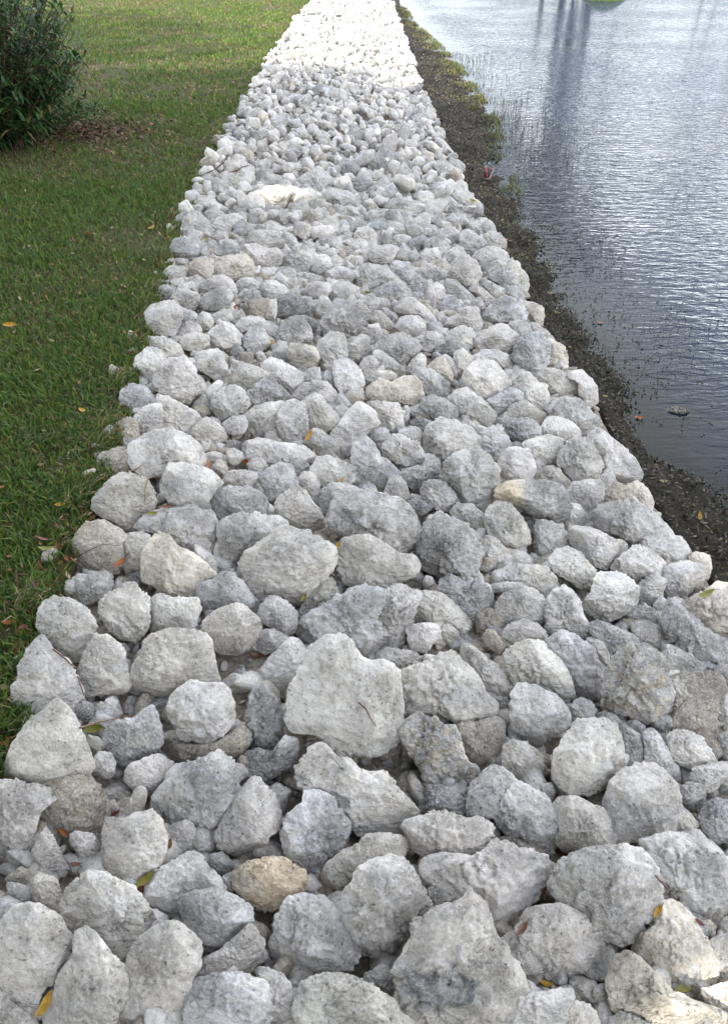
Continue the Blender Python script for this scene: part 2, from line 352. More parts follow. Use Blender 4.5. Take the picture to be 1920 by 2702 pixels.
def rock_shape(lvl, rt, D, seed, rough=1., cuts=17, back=1.5):
    """star-shaped boulder in a local frame: outline rt in the u,v plane, thickness D towards w"""
    q = ICO[lvl][0].copy(); Fc = ICO[lvl][1]; rg = np.random.default_rng(seed)
    rho = np.hypot(q[:, 0], q[:, 1]); n = rg.uniform(2.2, 3.2)
    q *= ((rho ** n + np.abs(q[:, 2]) ** n) ** (-1 / n))[:, None]
    for i in range(cuts):
        a = rg.uniform(0, 2 * math.pi); tl = R(rg.uniform(18, 68)) if i > 1 else R(rg.uniform(4, 22)); nn = np.array([math.cos(a) * math.sin(tl), math.sin(a) * math.sin(tl), math.cos(tl)])
        d = (max(math.sin(tl) * .95, .46) + abs(rg.normal(0, .045))) if i > 1 else rg.uniform(.60, .82); h = q @ nn - d
        q -= nn * (np.where(h > 0, h, 0) * .985)[:, None]
    th = np.arctan2(q[:, 1], q[:, 0]) % (2 * math.pi); k = th / (2 * math.pi) * len(rt); i0 = np.floor(k).astype(int) % len(rt)
    r = rt[i0] * (1 - (k - np.floor(k))) + rt[(i0 + 1) % len(rt)] * (k - np.floor(k))
    Rm = rt.mean(); rho = np.clip(np.hypot(q[:, 0], q[:, 1]), 0, 1.1)
    bl = np.clip(rho * 1.6, 0, 1); r = Rm * (1 - bl) + r * bl
    # long ridges: domed height follows noise so faces tilt
    G3 = np.stack([q[:, 0] * r, q[:, 1] * r, q[:, 2] * np.where(q[:, 2] > 0, D, D * back)], 1)
    for i in range(12):
        a = rg.uniform(0, 2 * math.pi); tl = R(rg.uniform(8, 62)); nn = np.array([math.cos(a) * math.sin(tl), math.sin(a) * math.sin(tl), math.cos(tl)])
        sp_ = G3 @ nn; mxs_ = sp_.max(); h = sp_ - mxs_ * rg.uniform(.66, .91)
        G3 -= nn * (np.where(h > 0, h, 0) * .985)[:, None]
    nrm = q / (np.linalg.norm(q, axis=1)[:, None] + 1e-9)
    P = G3 / Rm
    off = rg.uniform(0, 90, 3); em = 1 - .55 * rho ** 4
    f1 = fbm(P * 1.25 + off, 2); f2 = 1 - np.abs(fbm(P * 2.7 + off + 5, 2)) * 2; f3 = fbm(P * 6.5 + off + 11, 3)
    cr_p = rg.normal(size=(18, 3)); cr_p /= np.linalg.norm(cr_p, axis=1)[:, None]; cr_p *= np.array([1, 1, D / Rm]) * rg.uniform(.7, 1.05, 18)[:, None]
    dd_ = np.sort(np.linalg.norm((P + .10 * np.stack([f1, f2, f3], 1))[:, None] - cr_p[None], axis=2), axis=1); crease = np.clip(1 - (dd_[:, 1] - dd_[:, 0]) / .22, 0, 1) ** 1.5
    rm_ = np.clip(.75 + 2.2 * perlin(P * 1.4 + off + 31), .25, 1.7)
    disp = Rm * ((.06 * f1 + .045 * f2 - .012) * em + .040 * f3 * rm_ - .045 * rg.uniform(0, 1.2) * crease * rm_) * rough
    if lvl >= 4: disp = disp + Rm * rough * rm_ * (  .012 * fbm(P * 14 + off, 2) - .05 * np.clip(perlin(P * 7 + off + 3) - .30, 0, 1))
    return G3 + nrm * disp[:, None], Fc
def dirname(dx, dy):
    h = 'right of' if dx > 0 else 'left of'; v = 'in front of' if dy > 0 else 'behind'
    if abs(dx) > 2.2 * abs(dy): return 'directly ' + h
    if abs(dy) > 2.2 * abs(dx): return 'directly ' + v
    return v + ' and ' + h
DATA = '''@A 0 2102 4.3103
v1|pale blue-white rock with dark veins cut by the left photo edge|pale dark-veined edge rock|-6,-8 14,-7 33,-4 34,2 24,10 19,24 19,30 10,41 0,43 -6,40
s0|dirt-caked slab speckled with shell bits in the lower left soil||24,-6 50,-10 62,-4 66,8 64,22 58,30 45,26 30,18 25,10
w1|triangular pale rock standing point-up in the lower left||29,20 33,26 38,38 41,42 39,48 30,48 22,44 18,40 22,30 25,24
w1|small bright white wedge beside the square pitted block||43,23 50,22 57,23 62,30 60,38 57,43 50,36 45,30
c2|square pale beige block with small pits on its top face|square pitted block|65,13 75,14 86,10 96,9 100,14 103,25 99,40 88,47 83,54 78,54 70,48 65,46 65,36 63,27 64,18
g0|||104,20 112,16 118,17 119,25 118,32 112,35 104,38 103,30
d0|||130,36 136,35 142,40 142,46 136,49 131,47 129,41
w1|pale wedge-shaped slab between the pitted block and the tan orange rock|pale wedge slab|89,54 95,47 104,41 118,34 123,37 126,43 131,46 137,53 137,58 125,57 118,62 111,66 110,72 103,72 97,70 96,65 90,63
g0|||137,49 143,46 146,50 146,56 140,58 136,54
w1|large grey-white slanting slab below the square pitted block|slanting slab|38,71 40,63 45,54 50,49 57,48 66,49 72,53 80,57 88,66 94,75 98,79 93,82 86,90 80,97 75,103 66,97 61,86 55,81 47,84 42,82 38,77
c1|||19,54 25,47 33,48 35,52 38,64 37,74 30,73 25,66 19,64
t1|||6,48 13,43 19,46 20,51 17,54 9,53 5,51
g1|||5,53 12,54 19,56 18,64 12,66 6,67 5,60
w3|big white rock crusted with shell fragments at the lower left edge|shell-crusted white rock|0,77 4,73 10,69 17,66 24,66 29,70 35,73 38,79 44,85 44,93 41,98 37,103 34,112 26,118 22,130 17,132 8,127 2,116 -4,108 -6,85
c1|beige rock filling the bottom left corner of the photo||-3,119 4,120 8,127 16,133 20,139 14,145 -4,145
w2|pointed grey-white slab leaning beside a long yellow leaf at bottom left|leaning pointed slab|46,84 52,82 58,85 63,92 68,99 73,103 77,113 77,122 73,130 68,139 60,146 40,146 28,139 28,130 33,120 38,108 45,98 45,88
c2|tall oval beige rock with a small dark hole near its top|tall oval beige rock|104,77 109,77 116,83 122,89 123,96 121,104 117,112 115,121 109,130 103,140 90,146 76,146 73,138 74,128 77,118 77,106 81,96 88,86 96,80
b2|rough blue-grey block to the lower left of the tan orange rock|rough blue-grey block|112,62 121,58 130,57 140,59 148,63 155,67 154,77 148,83 140,89 134,91 126,90 120,85 113,78 111,70
c1|grey wedge with a pale pointed tip under the rough blue-grey block||153,78 159,84 161,89 158,98 154,106 146,109 138,109 128,110 119,115 120,106 125,100 135,94 145,86
b2|broad blue-white rock with a darker left side on the bottom photo edge|broad bottom-edge rock|122,112 133,109 148,109 160,113 164,120 166,130 164,142 160,148 114,148 114,132 116,120
c1|||73,12 78,5 83,-4 88,-6 90,0 87,8 86,12 76,13
w1|||64,3 70,2 73,7 70,10 65,7
@B 610 2102 4.3103
w2|white ridged rock with a folded crest above the tan orange rock|white ridged rock|-9,22 -4,12 2,3 7,-5 13,-12 18,-10 20,-5 26,-2 31,4 32,11 29,20 23,24 20,30 15,34 6,37 0,34 -6,31
b2|knobby blue-white rock up and right of the tan orange rock|knobby blue-white rock|44,-4 52,-5 60,-1 64,5 66,9 71,14 72,20 69,27 66,34 61,38 60,43 55,48 49,48 42,45 40,40 36,37 33,32 31,21 35,12 40,8 44,5
T2|tan orange rock, the most strongly coloured stone of the bank|tan orange rock|2,46 11,40 23,37 32,38 39,42 45,46 47,51 44,57 37,62 33,66 25,70 19,70 13,65 7,61 3,56 2,50
c1|smooth beige slab lying behind the dark-veined upright rock|smooth beige slab|56,49 60,40 68,34 75,31 83,24 95,24 104,26 110,30 107,35 104,39 98,36 88,40 80,44 77,48 72,56 66,63 60,64 55,60 54,54
v3|white rock with dark grey crystalline veins and a pointed bottom|dark-veined rock|76,46 82,40 90,38 97,36 104,38 108,43 112,47 114,53 118,58 118,66 112,74 107,83 103,92 97,99 92,101 86,98 78,93 72,87 67,78 65,70 66,62 72,54
g1|||116,58 121,62 124,70 118,73 112,76 113,68
g1|||119,58 124,54 131,53 135,57 137,66 130,69 124,69 121,62
c0|||114,51 120,50 127,53 120,57 115,55
g1|wide dull grey rock with a lobed lower edge left of the dark-veined rock|wide dull grey rock|38,64 45,62 54,62 60,65 65,68 65,76 70,86 76,94 72,100 64,106 56,109 48,109 40,104 27,98 25,90 29,80 29,73
w1|pale rock with a deep notch, its base cut by the bottom edge||13,107 22,106 30,110 36,116 38,125 39,134 38,146 25,147 24,130 23,120 18,112
c2|coarse beige rock full of shell grit at the bottom centre|coarse shelly bottom rock|41,119 47,112 57,108 68,108 77,112 83,115 90,119 98,124 104,132 113,138 118,147 45,147 42,138 39,128 39,120
d0|||84,109 92,104 99,107 104,112 104,121 98,123 90,117 83,114
D2|very large white rock with a dark slate-coloured patch, bottom centre right|slate-stained boulder|104,100 110,88 112,80 124,71 135,68 142,65 151,61 157,68 158,80 163,88 169,96 175,105 180,115 178,122 172,130 163,137 150,147 115,147 107,135 102,126 104,113 102,104
c3|low knobby rock with a scalloped edge lying across its neighbours|low knobby rock|106,17 111,14 118,13 124,10 134,10 143,14 149,13 158,16 163,21 158,25 157,32 150,37 144,35 134,36 126,34 118,36 111,32 108,25
d1|dark ragged rock peeking out behind the low knobby rock||115,12 116,4 120,-4 128,-6 136,-2 143,4 148,11 142,13 134,9 122,10
@C 1220 2102 4.3103
w1|large white angular rock with a blunt point facing right|white angular rock|-22,40 -14,36 0,37 8,38 15,33 18,26 26,27 34,34 42,35 55,44 54,50 47,57 42,63 38,66 36,74 31,83 22,84 17,80 14,70 8,62 -2,63 -8,60 -15,55 -22,48
b2|dark blue-grey leaning rock left of the cream block|dark leaning rock|4,4 6,-8 9,-18 17,-21 26,-17 33,-10 42,-4 50,-1 53,8 57,16 56,26 54,35 49,36 44,30 36,24 27,23 22,18 20,12 12,15 6,12
c2|blunt cream-white block above the round grey boulder|blunt cream block|54,5 60,1 70,1 78,5 86,7 90,15 90,20 94,25 91,31 84,31 76,34 68,36 60,32 57,26 57,17 53,9
w2|pitted pale rock with hollows to the right of the cream block|pitted pale rock|87,2 91,-8 96,-14 106,-20 117,-20 124,-14 130,-6 132,3 131,10 129,18 125,24 118,27 109,25 101,27 94,24 90,15 87,8
v3|round blue-grey speckled boulder at the lower right|round grey boulder|57,44 60,41 70,36 80,32 90,31 100,31 109,33 114,39 117,48 119,56 119,68 115,75 107,82 104,88 96,90 88,88 80,80 76,72 70,70 62,65 57,60 55,52
g1|broad pale rock touching the right photo edge beside the round boulder|broad right-edge rock|110,30 117,27 126,23 136,24 144,28 150,35 160,37 166,38 166,60 160,68 152,75 144,74 137,68 130,60 124,66 119,58 117,44 113,36
c1|sandy grey rounded block under the round grey boulder|sandy rounded block|36,80 42,71 52,68 60,68 70,71 78,76 83,85 87,96 87,106 80,111 68,112 57,114 48,108 46,98 40,92 36,86
y1|big cream rock peaking upward near the lower right corner|peaked cream rock|104,90 110,84 117,80 120,73 122,65 130,63 135,68 141,76 147,86 153,97 158,106 156,114 150,119 142,116 132,114 126,116 124,110 112,100 104,96
c0|||25,88 31,84 38,90 44,96 49,104 46,110 42,116 37,112 32,105 26,96 20,88
y1|cream layered rock split by dark cracks at the bottom right|cracked cream rock|90,100 100,96 106,98 114,106 122,112 127,120 136,124 148,128 156,130 160,140 158,147 115,147 100,137 93,125 91,115
w1|||28,132 36,124 44,120 52,120 58,118 66,118 67,124 62,132 64,140 60,147 22,147
y1|||60,130 68,126 76,128 82,134 84,147 62,147 62,138
d1|||89,137 96,132 106,135 115,140 110,147 86,147
g0|||81,117 86,115 88,120 88,127 84,128 80,122
b1|||150,90 157,86 166,84 166,110 160,112 157,105 152,97
y1|cream rock in the very bottom right corner||146,118 156,116 166,112 166,147 158,135 150,128
c0|||128,16 131,9 138,11 144,17 144,22 136,23 128,22
c0|||138,20 145,21 151,28 150,33 145,30 139,25
b1|||147,6 156,2 166,3 166,25 158,28 150,24 146,15
d1|||133,3 134,-6 140,-8 148,-6 148,2 143,8 137,8
y0|||145,77 151,76 154,80 150,84 146,82
@D 0 1502 4.3103
w2|roundish white rock beside the grass with a pitted right side|white grass-side rock|24,28 28,20 34,17 44,18 52,23 57,30 58,38 57,45 52,50 49,55 45,57 39,52 34,47 29,44 26,40 24,34
w2|white rock with a small knob on top, left of the shelly cube|knob-topped rock|62,20 68,15 75,13 76,9 83,9 86,14 91,17 91,25 91,34 87,40 82,44 75,42 68,37 64,31 61,26
w2|white cube-like rock packed with shells under the long cream rock|shelly cube|93,18 98,15 106,18 114,18 120,18 122,25 120,32 118,37 108,37 100,37 94,40 92,33 92,25
b1|blue-grey arched rock behind the smooth round boulder||119,14 120,9 130,7 136,3 142,4 148,8 151,14 158,20 158,26 154,29 146,22 140,22 133,26 127,27 124,22 120,18
c2|smooth round pale boulder right of the shelly cube|smooth round boulder|125,32 131,27 138,24 145,21 152,24 157,29 160,36 158,43 152,49 144,52 136,51 130,48 126,42 124,37
w2|large white peaked rock standing against the grass at left|peaked grass-edge rock|11,60 16,54 20,47 26,42 31,47 33,51 40,55 46,64 51,76 50,82 46,87 38,84 34,80 26,88 18,93 12,92 8,88 8,80 8,72 11,68
w2|upright white lumpy rock between two bigger boulders at left|upright lumpy rock|50,56 54,49 57,43 65,41 72,44 77,48 77,57 78,65 80,70 76,76 68,78 64,80 60,76 55,79 52,76 49,68 49,60
c2|big rounded boulder with a ridged top just above the round shell rock|ridged boulder|80,64 85,55 88,47 93,41 103,37 113,37 120,38 126,42 129,50 131,58 133,68 128,71 120,70 110,76 103,81 96,81 88,75 81,71
w3|round white rock studded with shells, resting on bare soil|round shell rock|104,80 110,74 117,70 126,71 136,70 142,76 145,84 144,93 138,100 130,106 122,106 112,105 108,99 105,92 103,86
w3|big smooth pyramid-shaped rock at the left photo edge|smooth pyramid rock|34,80 40,85 44,90 47,95 51,105 55,112 56,120 53,127 46,124 40,128 30,130 27,133 18,129 6,131 -4,131 -4,127 4,118 8,108 14,98 20,92 27,87
d1|||47,85 52,81 57,83 58,90 53,93 47,92
g1|||58,85 62,81 65,84 64,89 59,89
w1|||65,80 69,78 72,81 70,87 66,88 65,84
b2|rough blue-grey rock with a raised tip below the round shell rock's left|raised-tip rough rock|63,104 66,97 74,93 82,91 88,86 93,84 97,90 99,98 99,106 94,111 86,115 79,118 75,122 70,114 64,109
g0|||55,102 60,103 64,108 60,112 54,108
g1|small grey lump with a white shell on it, left of centre||56,118 61,113 67,112 71,118 70,124 67,128 60,126 57,124
w1|small smooth white rock tucked against the large bluish double rock||77,124 82,119 90,116 97,114 105,119 102,126 97,133 90,138 84,136 78,130
b2|large bluish-white rock with a double-lobed lower edge|large double-lobed rock|93,139 98,132 102,124 108,119 120,119 131,113 140,114 146,121 148,129 147,138 140,147 134,155 129,158 122,155 117,153 108,157 104,153 100,146
g0|||43,128 48,122 53,124 57,130 59,139 50,140 43,137
b0|half-buried blue-grey stone in the dirt beside the grass||46,12 55,5 62,2 68,5 67,13 62,18 52,21 46,18
s0|||2,102 8,97 12,99 8,104 2,106
s0|earth-covered mound under the round shell rock||100,105 118,108 135,105 148,95 151,105 145,115 130,114 112,117 101,112
@E 610 1502 4.3103
b2|small blocky blue-grey rock right of the smooth round boulder|small blocky rock|18,22 23,17 28,17 34,20 40,26 41,33 38,38 33,41 27,37 20,33 17,28
g1|||16,45 19,38 25,37 31,40 33,44 27,49 21,52 16,49
w1|smooth white rock left of the largest boulder||20,60 25,54 31,48 35,43 40,44 46,50 46,60 41,69 34,74 26,74 20,69 19,64
c1|beige leaning rock under the rock with the big fossil shell||41,27 45,20 51,12 56,5 61,6 64,11 65,19 60,22 54,26 47,30 42,31
b1|rough knobbly blue-white outcrop just above the largest boulder|knobbly outcrop|41,38 44,32 52,25 60,22 66,18 70,15 80,11 88,13 93,16 92,24 88,30 90,38 91,43 90,53 86,57 80,54 76,48 71,43 64,42 57,43 52,45 47,43 42,42
w2|tall pale slab with slanting grooves right of the knobbly outcrop|tall grooved slab|93,16 98,9 106,9 113,13 116,17 112,25 111,32 107,37 107,43 101,48 95,47 91,42 90,34 92,26
w2|small white faceted stone with one tiny dark pit|small faceted stone|107,36 112,34 120,33 127,34 128,39 124,45 118,51 111,50 108,44
c1|||128,35 134,34 139,39 138,43 132,45 128,41
c1|oval beige rock above the small faceted stone||115,15 122,14 131,16 138,23 144,29 146,34 141,40 136,35 130,33 120,32 114,24
b2|grey wing-shaped rock with a dark ledge, centre right|wing-shaped rock|126,7 134,3 141,7 147,10 149,4 154,8 158,13 161,22 160,27 152,25 148,30 145,34 142,28 138,22 130,15 126,12
w3|largest flat-topped boulder, carrying a thin curved twig|largest flat boulder|46,57 48,50 52,46 59,42 66,43 73,46 78,54 83,58 92,57 97,60 102,67 103,78 105,88 103,100 101,107 95,112 86,114 74,114 66,110 60,106 54,101 46,100 38,98 35,92 36,82 35,73 40,69 44,64
w2|big white roof-shaped boulder right of the largest flat boulder|roof-shaped boulder|100,66 110,60 121,57 128,52 134,51 141,54 147,61 152,68 156,76 162,81 161,87 155,91 146,94 138,95 129,89 122,88 118,87 112,88 106,85 103,78 102,70
c1|||92,52 98,49 105,50 112,51 116,54 114,59 105,62 98,63 95,58
c1|||137,50 140,44 148,48 156,55 163,60 170,65 171,71 169,78 161,79 154,72 149,63 143,55
v2|craggy yellowish rock in front of the roof-shaped boulder|craggy yellowish rock|103,97 108,92 111,87 116,87 121,92 126,91 130,96 137,96 139,104 141,112 144,118 148,120 148,128 142,134 138,132 128,131 119,130 116,122 112,114 107,107 104,102
s0|||140,96 150,95 160,92 166,95 165,110 158,118 150,120 143,112
b2|slim upright craggy rock left of the largest flat boulder|slim upright rock|12,73 16,69 20,70 24,77 28,81 31,88 31,97 30,108 20,111 12,110 9,103 10,90
b2|low lumpy blue-grey rock at the foot of the slim upright rock||5,117 10,111 18,110 25,112 32,102 40,103 41,112 36,121 28,126 20,130 12,126 6,122
c2|wide grey-beige rock with two peaks below the largest flat boulder|two-peaked wide rock|39,123 42,115 46,109 53,105 59,108 63,113 67,117 72,116 78,123 85,125 93,123 99,130 103,138 113,147 113,152 106,158 98,162 88,163 78,162 70,155 64,145 55,139 46,137 41,130
c1|||117,8 119,4 123,5 124,11 119,12
@F 1220 1502 4.3103
g2|rounded rough rock forming the upper of a stacked pair, right centre||21,22 26,14 34,11 43,12 49,18 51,24 50,33 48,38 40,33 32,31 26,33 21,29
c1|||25,40 28,34 36,31 44,33 50,38 50,46 45,44 38,45 32,48 27,49
c2|long grey rock sloping down right, resting on the speckled angular rock||27,52 34,46 42,44 50,46 52,50 58,53 64,62 66,70 68,76 64,81 60,80 54,75 46,71 38,69 32,70 28,60
g2|speckled grey angular rock with a straight top edge|speckled angular rock|30,76 33,70 40,70 50,74 57,78 61,82 66,88 66,94 60,99 54,103 48,108 40,108 35,103 31,98 30,88
w2|tall knobbly white rock with a dark vertical hole|tall knobbly rock|51,20 55,13 62,10 68,14 72,22 74,29 77,34 80,38 78,43 72,42 66,40 60,38 54,39 51,35 51,27
b1|craggy blue-streaked rock left of the yellow-stained boulder||52,46 54,40 62,39 68,41 75,46 80,49 82,56 88,61 87,68 86,77 82,82 78,79 72,78 69,75 68,68 65,62 60,55 54,50
c0|||76,43 80,41 86,46 89,52 89,59 83,57 80,50
v3|large rough boulder with yellow stains near the right side|yellow-stained boulder|89,63 92,57 98,50 101,48 110,49 117,49 123,55 126,62 126,70 130,80 129,87 122,89 117,91 112,94 104,91 94,88 89,84 88,75
d1|dark diagonal ridge of rock above the yellow-stained boulder||77,32 85,32 94,36 102,40 110,43 112,47 105,48 98,50 93,57 90,56 87,47 82,42 79,38
w2|pale grey boulder with an even pitted surface, left of the flat cream slab|evenly pitted boulder|74,20 79,14 81,5 86,0 96,2 103,7 107,12 106,20 103,26 96,29 89,31 82,30 76,26 73,22
g1|||103,33 112,32 120,35 125,43 122,50 114,47 106,41
g0|||96,30 104,25 110,22 116,25 119,33 110,32 103,34
d2|dark grey tilted block with a straight ridge at the right photo edge|dark tilted block|124,22 127,19 133,22 140,28 147,34 153,39 162,44 166,50 166,58 150,57 142,54 130,46 124,42 122,34
g1|||126,46 134,50 142,55 148,60 149,64 140,66 130,66 125,63 125,54
S1|sandy brown-grey flat slab right of the yellow-stained boulder|sandy flat slab|126,68 134,65 148,64 157,66 160,74 157,82 154,90 154,100 151,108 142,104 130,105 120,98 114,94 118,91 128,89 130,80 127,72
g1|||66,84 72,79 78,81 81,86 81,92 74,92 68,95 65,90
w3|big round white boulder with a rough face, right of centre|big round boulder|56,112 60,106 64,100 70,94 78,92 86,92 93,96 96,104 98,113 98,122 96,131 90,136 82,135 75,138 66,137 58,132 55,124
g1|||82,88 88,87 94,90 98,96 92,95 86,92 82,91
b1|||97,97 104,99 110,103 114,110 110,118 102,120 98,112 95,102
g1|||111,101 115,96 120,102 125,110 129,118 133,124 128,127 120,122 112,118 112,108
w2|white angular wedge in front of the sandy flat slab||125,103 130,98 138,99 146,104 151,110 155,118 148,120 140,122 133,120 128,114 127,108
c1|||138,130 142,122 150,119 160,118 166,120 166,132 158,132 154,136 146,136 140,133
g1|||155,104 160,100 166,98 166,112 160,113 155,112
w1|||156,84 158,78 166,75 166,97 160,96 156,91
g1|||150,62 158,59 166,58 166,75 160,72 157,66
y0|flat cream slab at the right edge with a green-yellow leaf on it|leaf-topped cream slab|136,21 142,18 150,14 156,10 166,12 166,44 158,41 150,34 142,27
g0|||117,22 121,17 126,20 124,27 121,33 118,30
t2|small smooth tan pebble-like stone sitting in the soil||12,42 15,37 19,37 23,42 26,47 22,52 16,48
s0|||10,26 18,25 24,32 24,40 18,37 10,40 8,33
c1|||16,10 24,8 34,8 40,10 32,12 22,14 17,14
w1|||22,3 30,-3 42,-2 50,-1 56,5 59,10 55,14 50,18 46,13 38,11 30,8 23,7
w1|||48,132 54,131 57,136 54,140 49,139
d0|||20,79 26,79 30,84 30,90 22,90 18,86
b1|||100,93 106,92 111,96 110,102 103,99
c1|||25,108 32,105 40,107 46,113 50,121 47,127 40,129 32,128 25,122
w1|||107,10 113,5 120,3 124,8 121,17 114,22 108,20
@G 100 902 4.3103
w1|smooth rounded rock at the grass edge, left of a bigger white one||59,20 60,10 66,5 72,4 78,8 81,11 76,16 72,21 71,29 66,27 60,23
w0|||64,3 68,-3 78,-2 86,2 89,8 86,11 81,10 74,5 67,6
w3|big white lumpy boulder near the grass edge, upper left|lumpy white boulder|71,24 74,16 77,13 82,10 90,10 95,14 97,20 101,25 101,30 96,33 91,38 84,34 76,31 71,29
c2|smooth oval rock just right of the lumpy white boulder||97,12 96,8 102,5 110,4 114,9 116,17 114,23 108,23 102,19 98,16
b1|bluish flat-topped rock leaning into the grass||51,35 52,30 58,26 66,28 71,34 74,38 68,40 63,43 59,47 54,45 51,40
s0|dusty rock half sunk in grass behind a curled yellow leaf||44,54 49,49 56,47 60,50 61,58 57,63 50,64 45,60
w1|||59,46 64,41 71,38 75,38 76,46 76,52 71,55 66,57 62,59 60,53
w1|sharp-cornered white slab below the lumpy white boulder||74,33 80,34 88,39 96,43 99,48 97,55 92,58 84,54 77,53 76,44 75,38
w1|||94,38 100,32 107,26 111,23 114,27 109,30 106,36 106,41 100,43 95,42
g2|faceted grey block right of the lumpy white boulder|faceted grey block|106,33 113,28 121,26 126,30 130,38 127,42 120,46 113,48 109,45 106,40
c2|small cream rock with two round holes in its top|holed cream rock|119,22 122,16 128,14 134,15 140,19 141,24 136,28 130,31 124,29 120,26
c1|||95,55 99,49 104,47 109,49 113,53 115,59 110,63 106,67 101,64 97,59
g1|||113,50 119,46 126,45 128,51 125,56 118,57 114,54
w1|||127,45 132,41 140,38 148,37 153,39 148,47 146,55 142,58 137,59 130,54 127,49
w2|long low oval boulder near the grass, left side of the bank|long oval boulder|54,68 57,62 65,57 74,54 82,54 92,58 99,64 102,71 102,76 96,77 88,74 80,77 74,82 66,82 60,78 55,73
w3|smooth white angular rock overlapping the long oval boulder|smooth angular rock|75,86 78,79 80,74 88,74 96,76 103,78 110,83 113,87 108,91 104,97 106,101 100,103 94,100 86,103 80,97 75,91
s0|||36,70 44,67 54,65 54,72 57,80 48,84 42,87 37,83 35,76
c2|dirt-stained boulder with a root across it at the grass edge|dirt-stained boulder|34,96 40,90 46,84 52,80 60,82 68,87 71,93 71,100 68,106 63,109 60,117 54,116 47,110 38,106 33,102
w2|||115,66 120,65 125,68 126,72 121,76 117,74
c1|||107,76 111,72 115,74 116,80 110,82
c1|small yellowish oval rock above the bluish angular slab||113,85 118,80 127,79 133,81 135,86 131,91 124,89 117,89 113,88
g1|||128,75 133,71 139,73 140,78 135,83 130,80
d1|||115,62 120,60 125,62 124,66 117,65
b2|bluish flat angular slab right of the smooth white angular rock|bluish angular slab|105,96 109,90 118,89 128,89 135,92 140,97 143,103 142,107 132,106 122,106 114,109 109,106 106,101
b1|||136,85 140,79 147,75 154,76 158,84 158,89 152,93 148,96 144,101 138,95 135,89
G2|rough grey block left of the rock with the big fossil shell|rough grey block|110,112 116,108 124,105 134,106 142,107 148,107 153,112 146,117 141,122 136,128 130,134 120,138 114,135 112,126 111,118
g1|broad grey rock rising behind the long cream-white rock||61,114 67,107 76,103 86,103 95,101 100,105 105,104 109,110 110,118 111,128 112,136 108,139 100,133 90,127 82,120 74,117 67,116
c1|||50,126 55,119 63,116 69,119 66,128 63,136 64,148 56,147 53,138
y2|long bright cream-white rock at the left of the bank|long cream-white rock|64,133 68,123 74,117 80,119 86,126 94,129 101,135 109,142 97,148 95,155 86,157 77,155 71,149 65,146
s1|flat dirt-coated rock with white shell chips beside the grass||20,125 24,118 31,112 40,110 48,114 54,119 50,124 52,133 48,140 36,141 26,139 22,132
@H 700 902 4.3103
g0|||5,10 5,4 9,0 13,1 14,8 15,14 10,12 6,10
t2|small tan-white rock in the upper middle of the bank|small tan-white rock|14,9 15,1 22,1 30,3 33,9 31,14 25,17 19,14 16,12
w1|||-1,14 3,10 10,12 17,16 22,19 22,25 19,33 13,30 9,26 3,22
w1|||23,19 29,16 33,16 34,25 27,26 23,24
g1|||31,10 33,-1 40,-6 48,-3 50,7 49,11 44,11 41,15 37,20 32,16
w2|boxy white rock with a flat right side, upper middle|boxy white rock|42,12 48,10 55,13 59,18 60,26 55,30 47,31 43,27 42,19
d0|||34,22 38,18 42,20 43,27 46,31 40,29 35,26
g1|||49,8 52,2 58,-4 63,-3 64,6 60,11 55,13 50,10
g1|||58,14 62,9 66,9 69,13 69,18 63,21 60,20
c1|||66,6 70,5 77,10 83,15 85,20 80,21 74,20 70,17 68,11
d2|||67,3 72,-3 82,-4 92,-2 94,4 91,10 86,14 80,14 74,9
w1|||86,17 90,11 95,6 98,10 98,16 92,20 87,20
t1|small tan pyramid rock left of the big oval rock|tan pyramid|99,15 103,11 108,10 112,14 115,20 113,24 107,22 101,18
g1|||107,9 111,8 115,11 117,19 116,24 114,19 112,13
d0|||105,6 110,2 117,1 122,3 126,10 120,14 116,12 112,8
y2|pale cream double-peaked rock in the upper middle|double-peaked pale rock|60,32 60,28 66,25 70,22 77,25 85,21 91,21 95,27 97,33 93,38 86,38 79,36 72,36 64,36
w1|||60,22 68,18 76,18 82,21 75,24 68,23 62,27
b1|||88,18 95,16 103,18 108,22 112,25 111,33 108,36 100,34 96,29 92,22
g0|||18,33 24,26 31,25 37,25 42,31 45,38 43,43 39,40 34,33 27,33 22,37
d1|||0,22 4,22 9,28 15,34 15,38 8,38 0,38 -7,40 -12,38 -9,32 -5,26
w2|||22,36 28,33 35,33 38,39 44,44 46,48 42,52 34,55 28,53 25,44
w2|upright egg-shaped white rock left of the upright fin|egg-shaped rock|8,45 12,38 17,36 24,39 26,46 26,54 23,62 13,63 9,59 7,52
g0|||43,36 46,31 51,37 53,40 49,46 46,46 44,42
c0|||48,33 52,30 59,29 60,35 56,38 52,38
w1|tall pale smooth rock just behind the upright fin||41,56 46,50 51,43 56,38 61,38 67,42 69,51 64,54 57,60 54,67 53,75 47,72 44,66 42,60
c1|||62,37 72,37 80,38 83,43 84,52 78,55 72,53 68,51 68,44 64,40
b1|||84,40 88,39 88,46 86,52 84,47
b1|||88,41 94,38 99,43 102,48 96,47 90,46
d0|||89,48 96,47 102,49 98,54 91,53
b2|||95,40 96,34 103,33 111,36 117,40 120,46 117,49 109,49 102,46 98,42
c1|||111,34 117,30 124,29 130,34 135,38 141,44 139,49 134,52 128,51 122,46 117,39
g1|||24,62 27,56 31,54 36,56 41,60 44,67 46,72 40,70 35,70 31,66
b3|upright fin-shaped grey rock with a sharp point, centre of the bank|upright fin|53,75 53,66 55,58 57,54 60,55 66,62 69,69 70,78 67,86 60,91 55,88 53,82 57,77
g1|||62,56 67,53 73,53 77,58 75,65 71,68 67,61
g1|||82,55 88,52 94,53 98,59 98,66 92,62 87,60 83,58
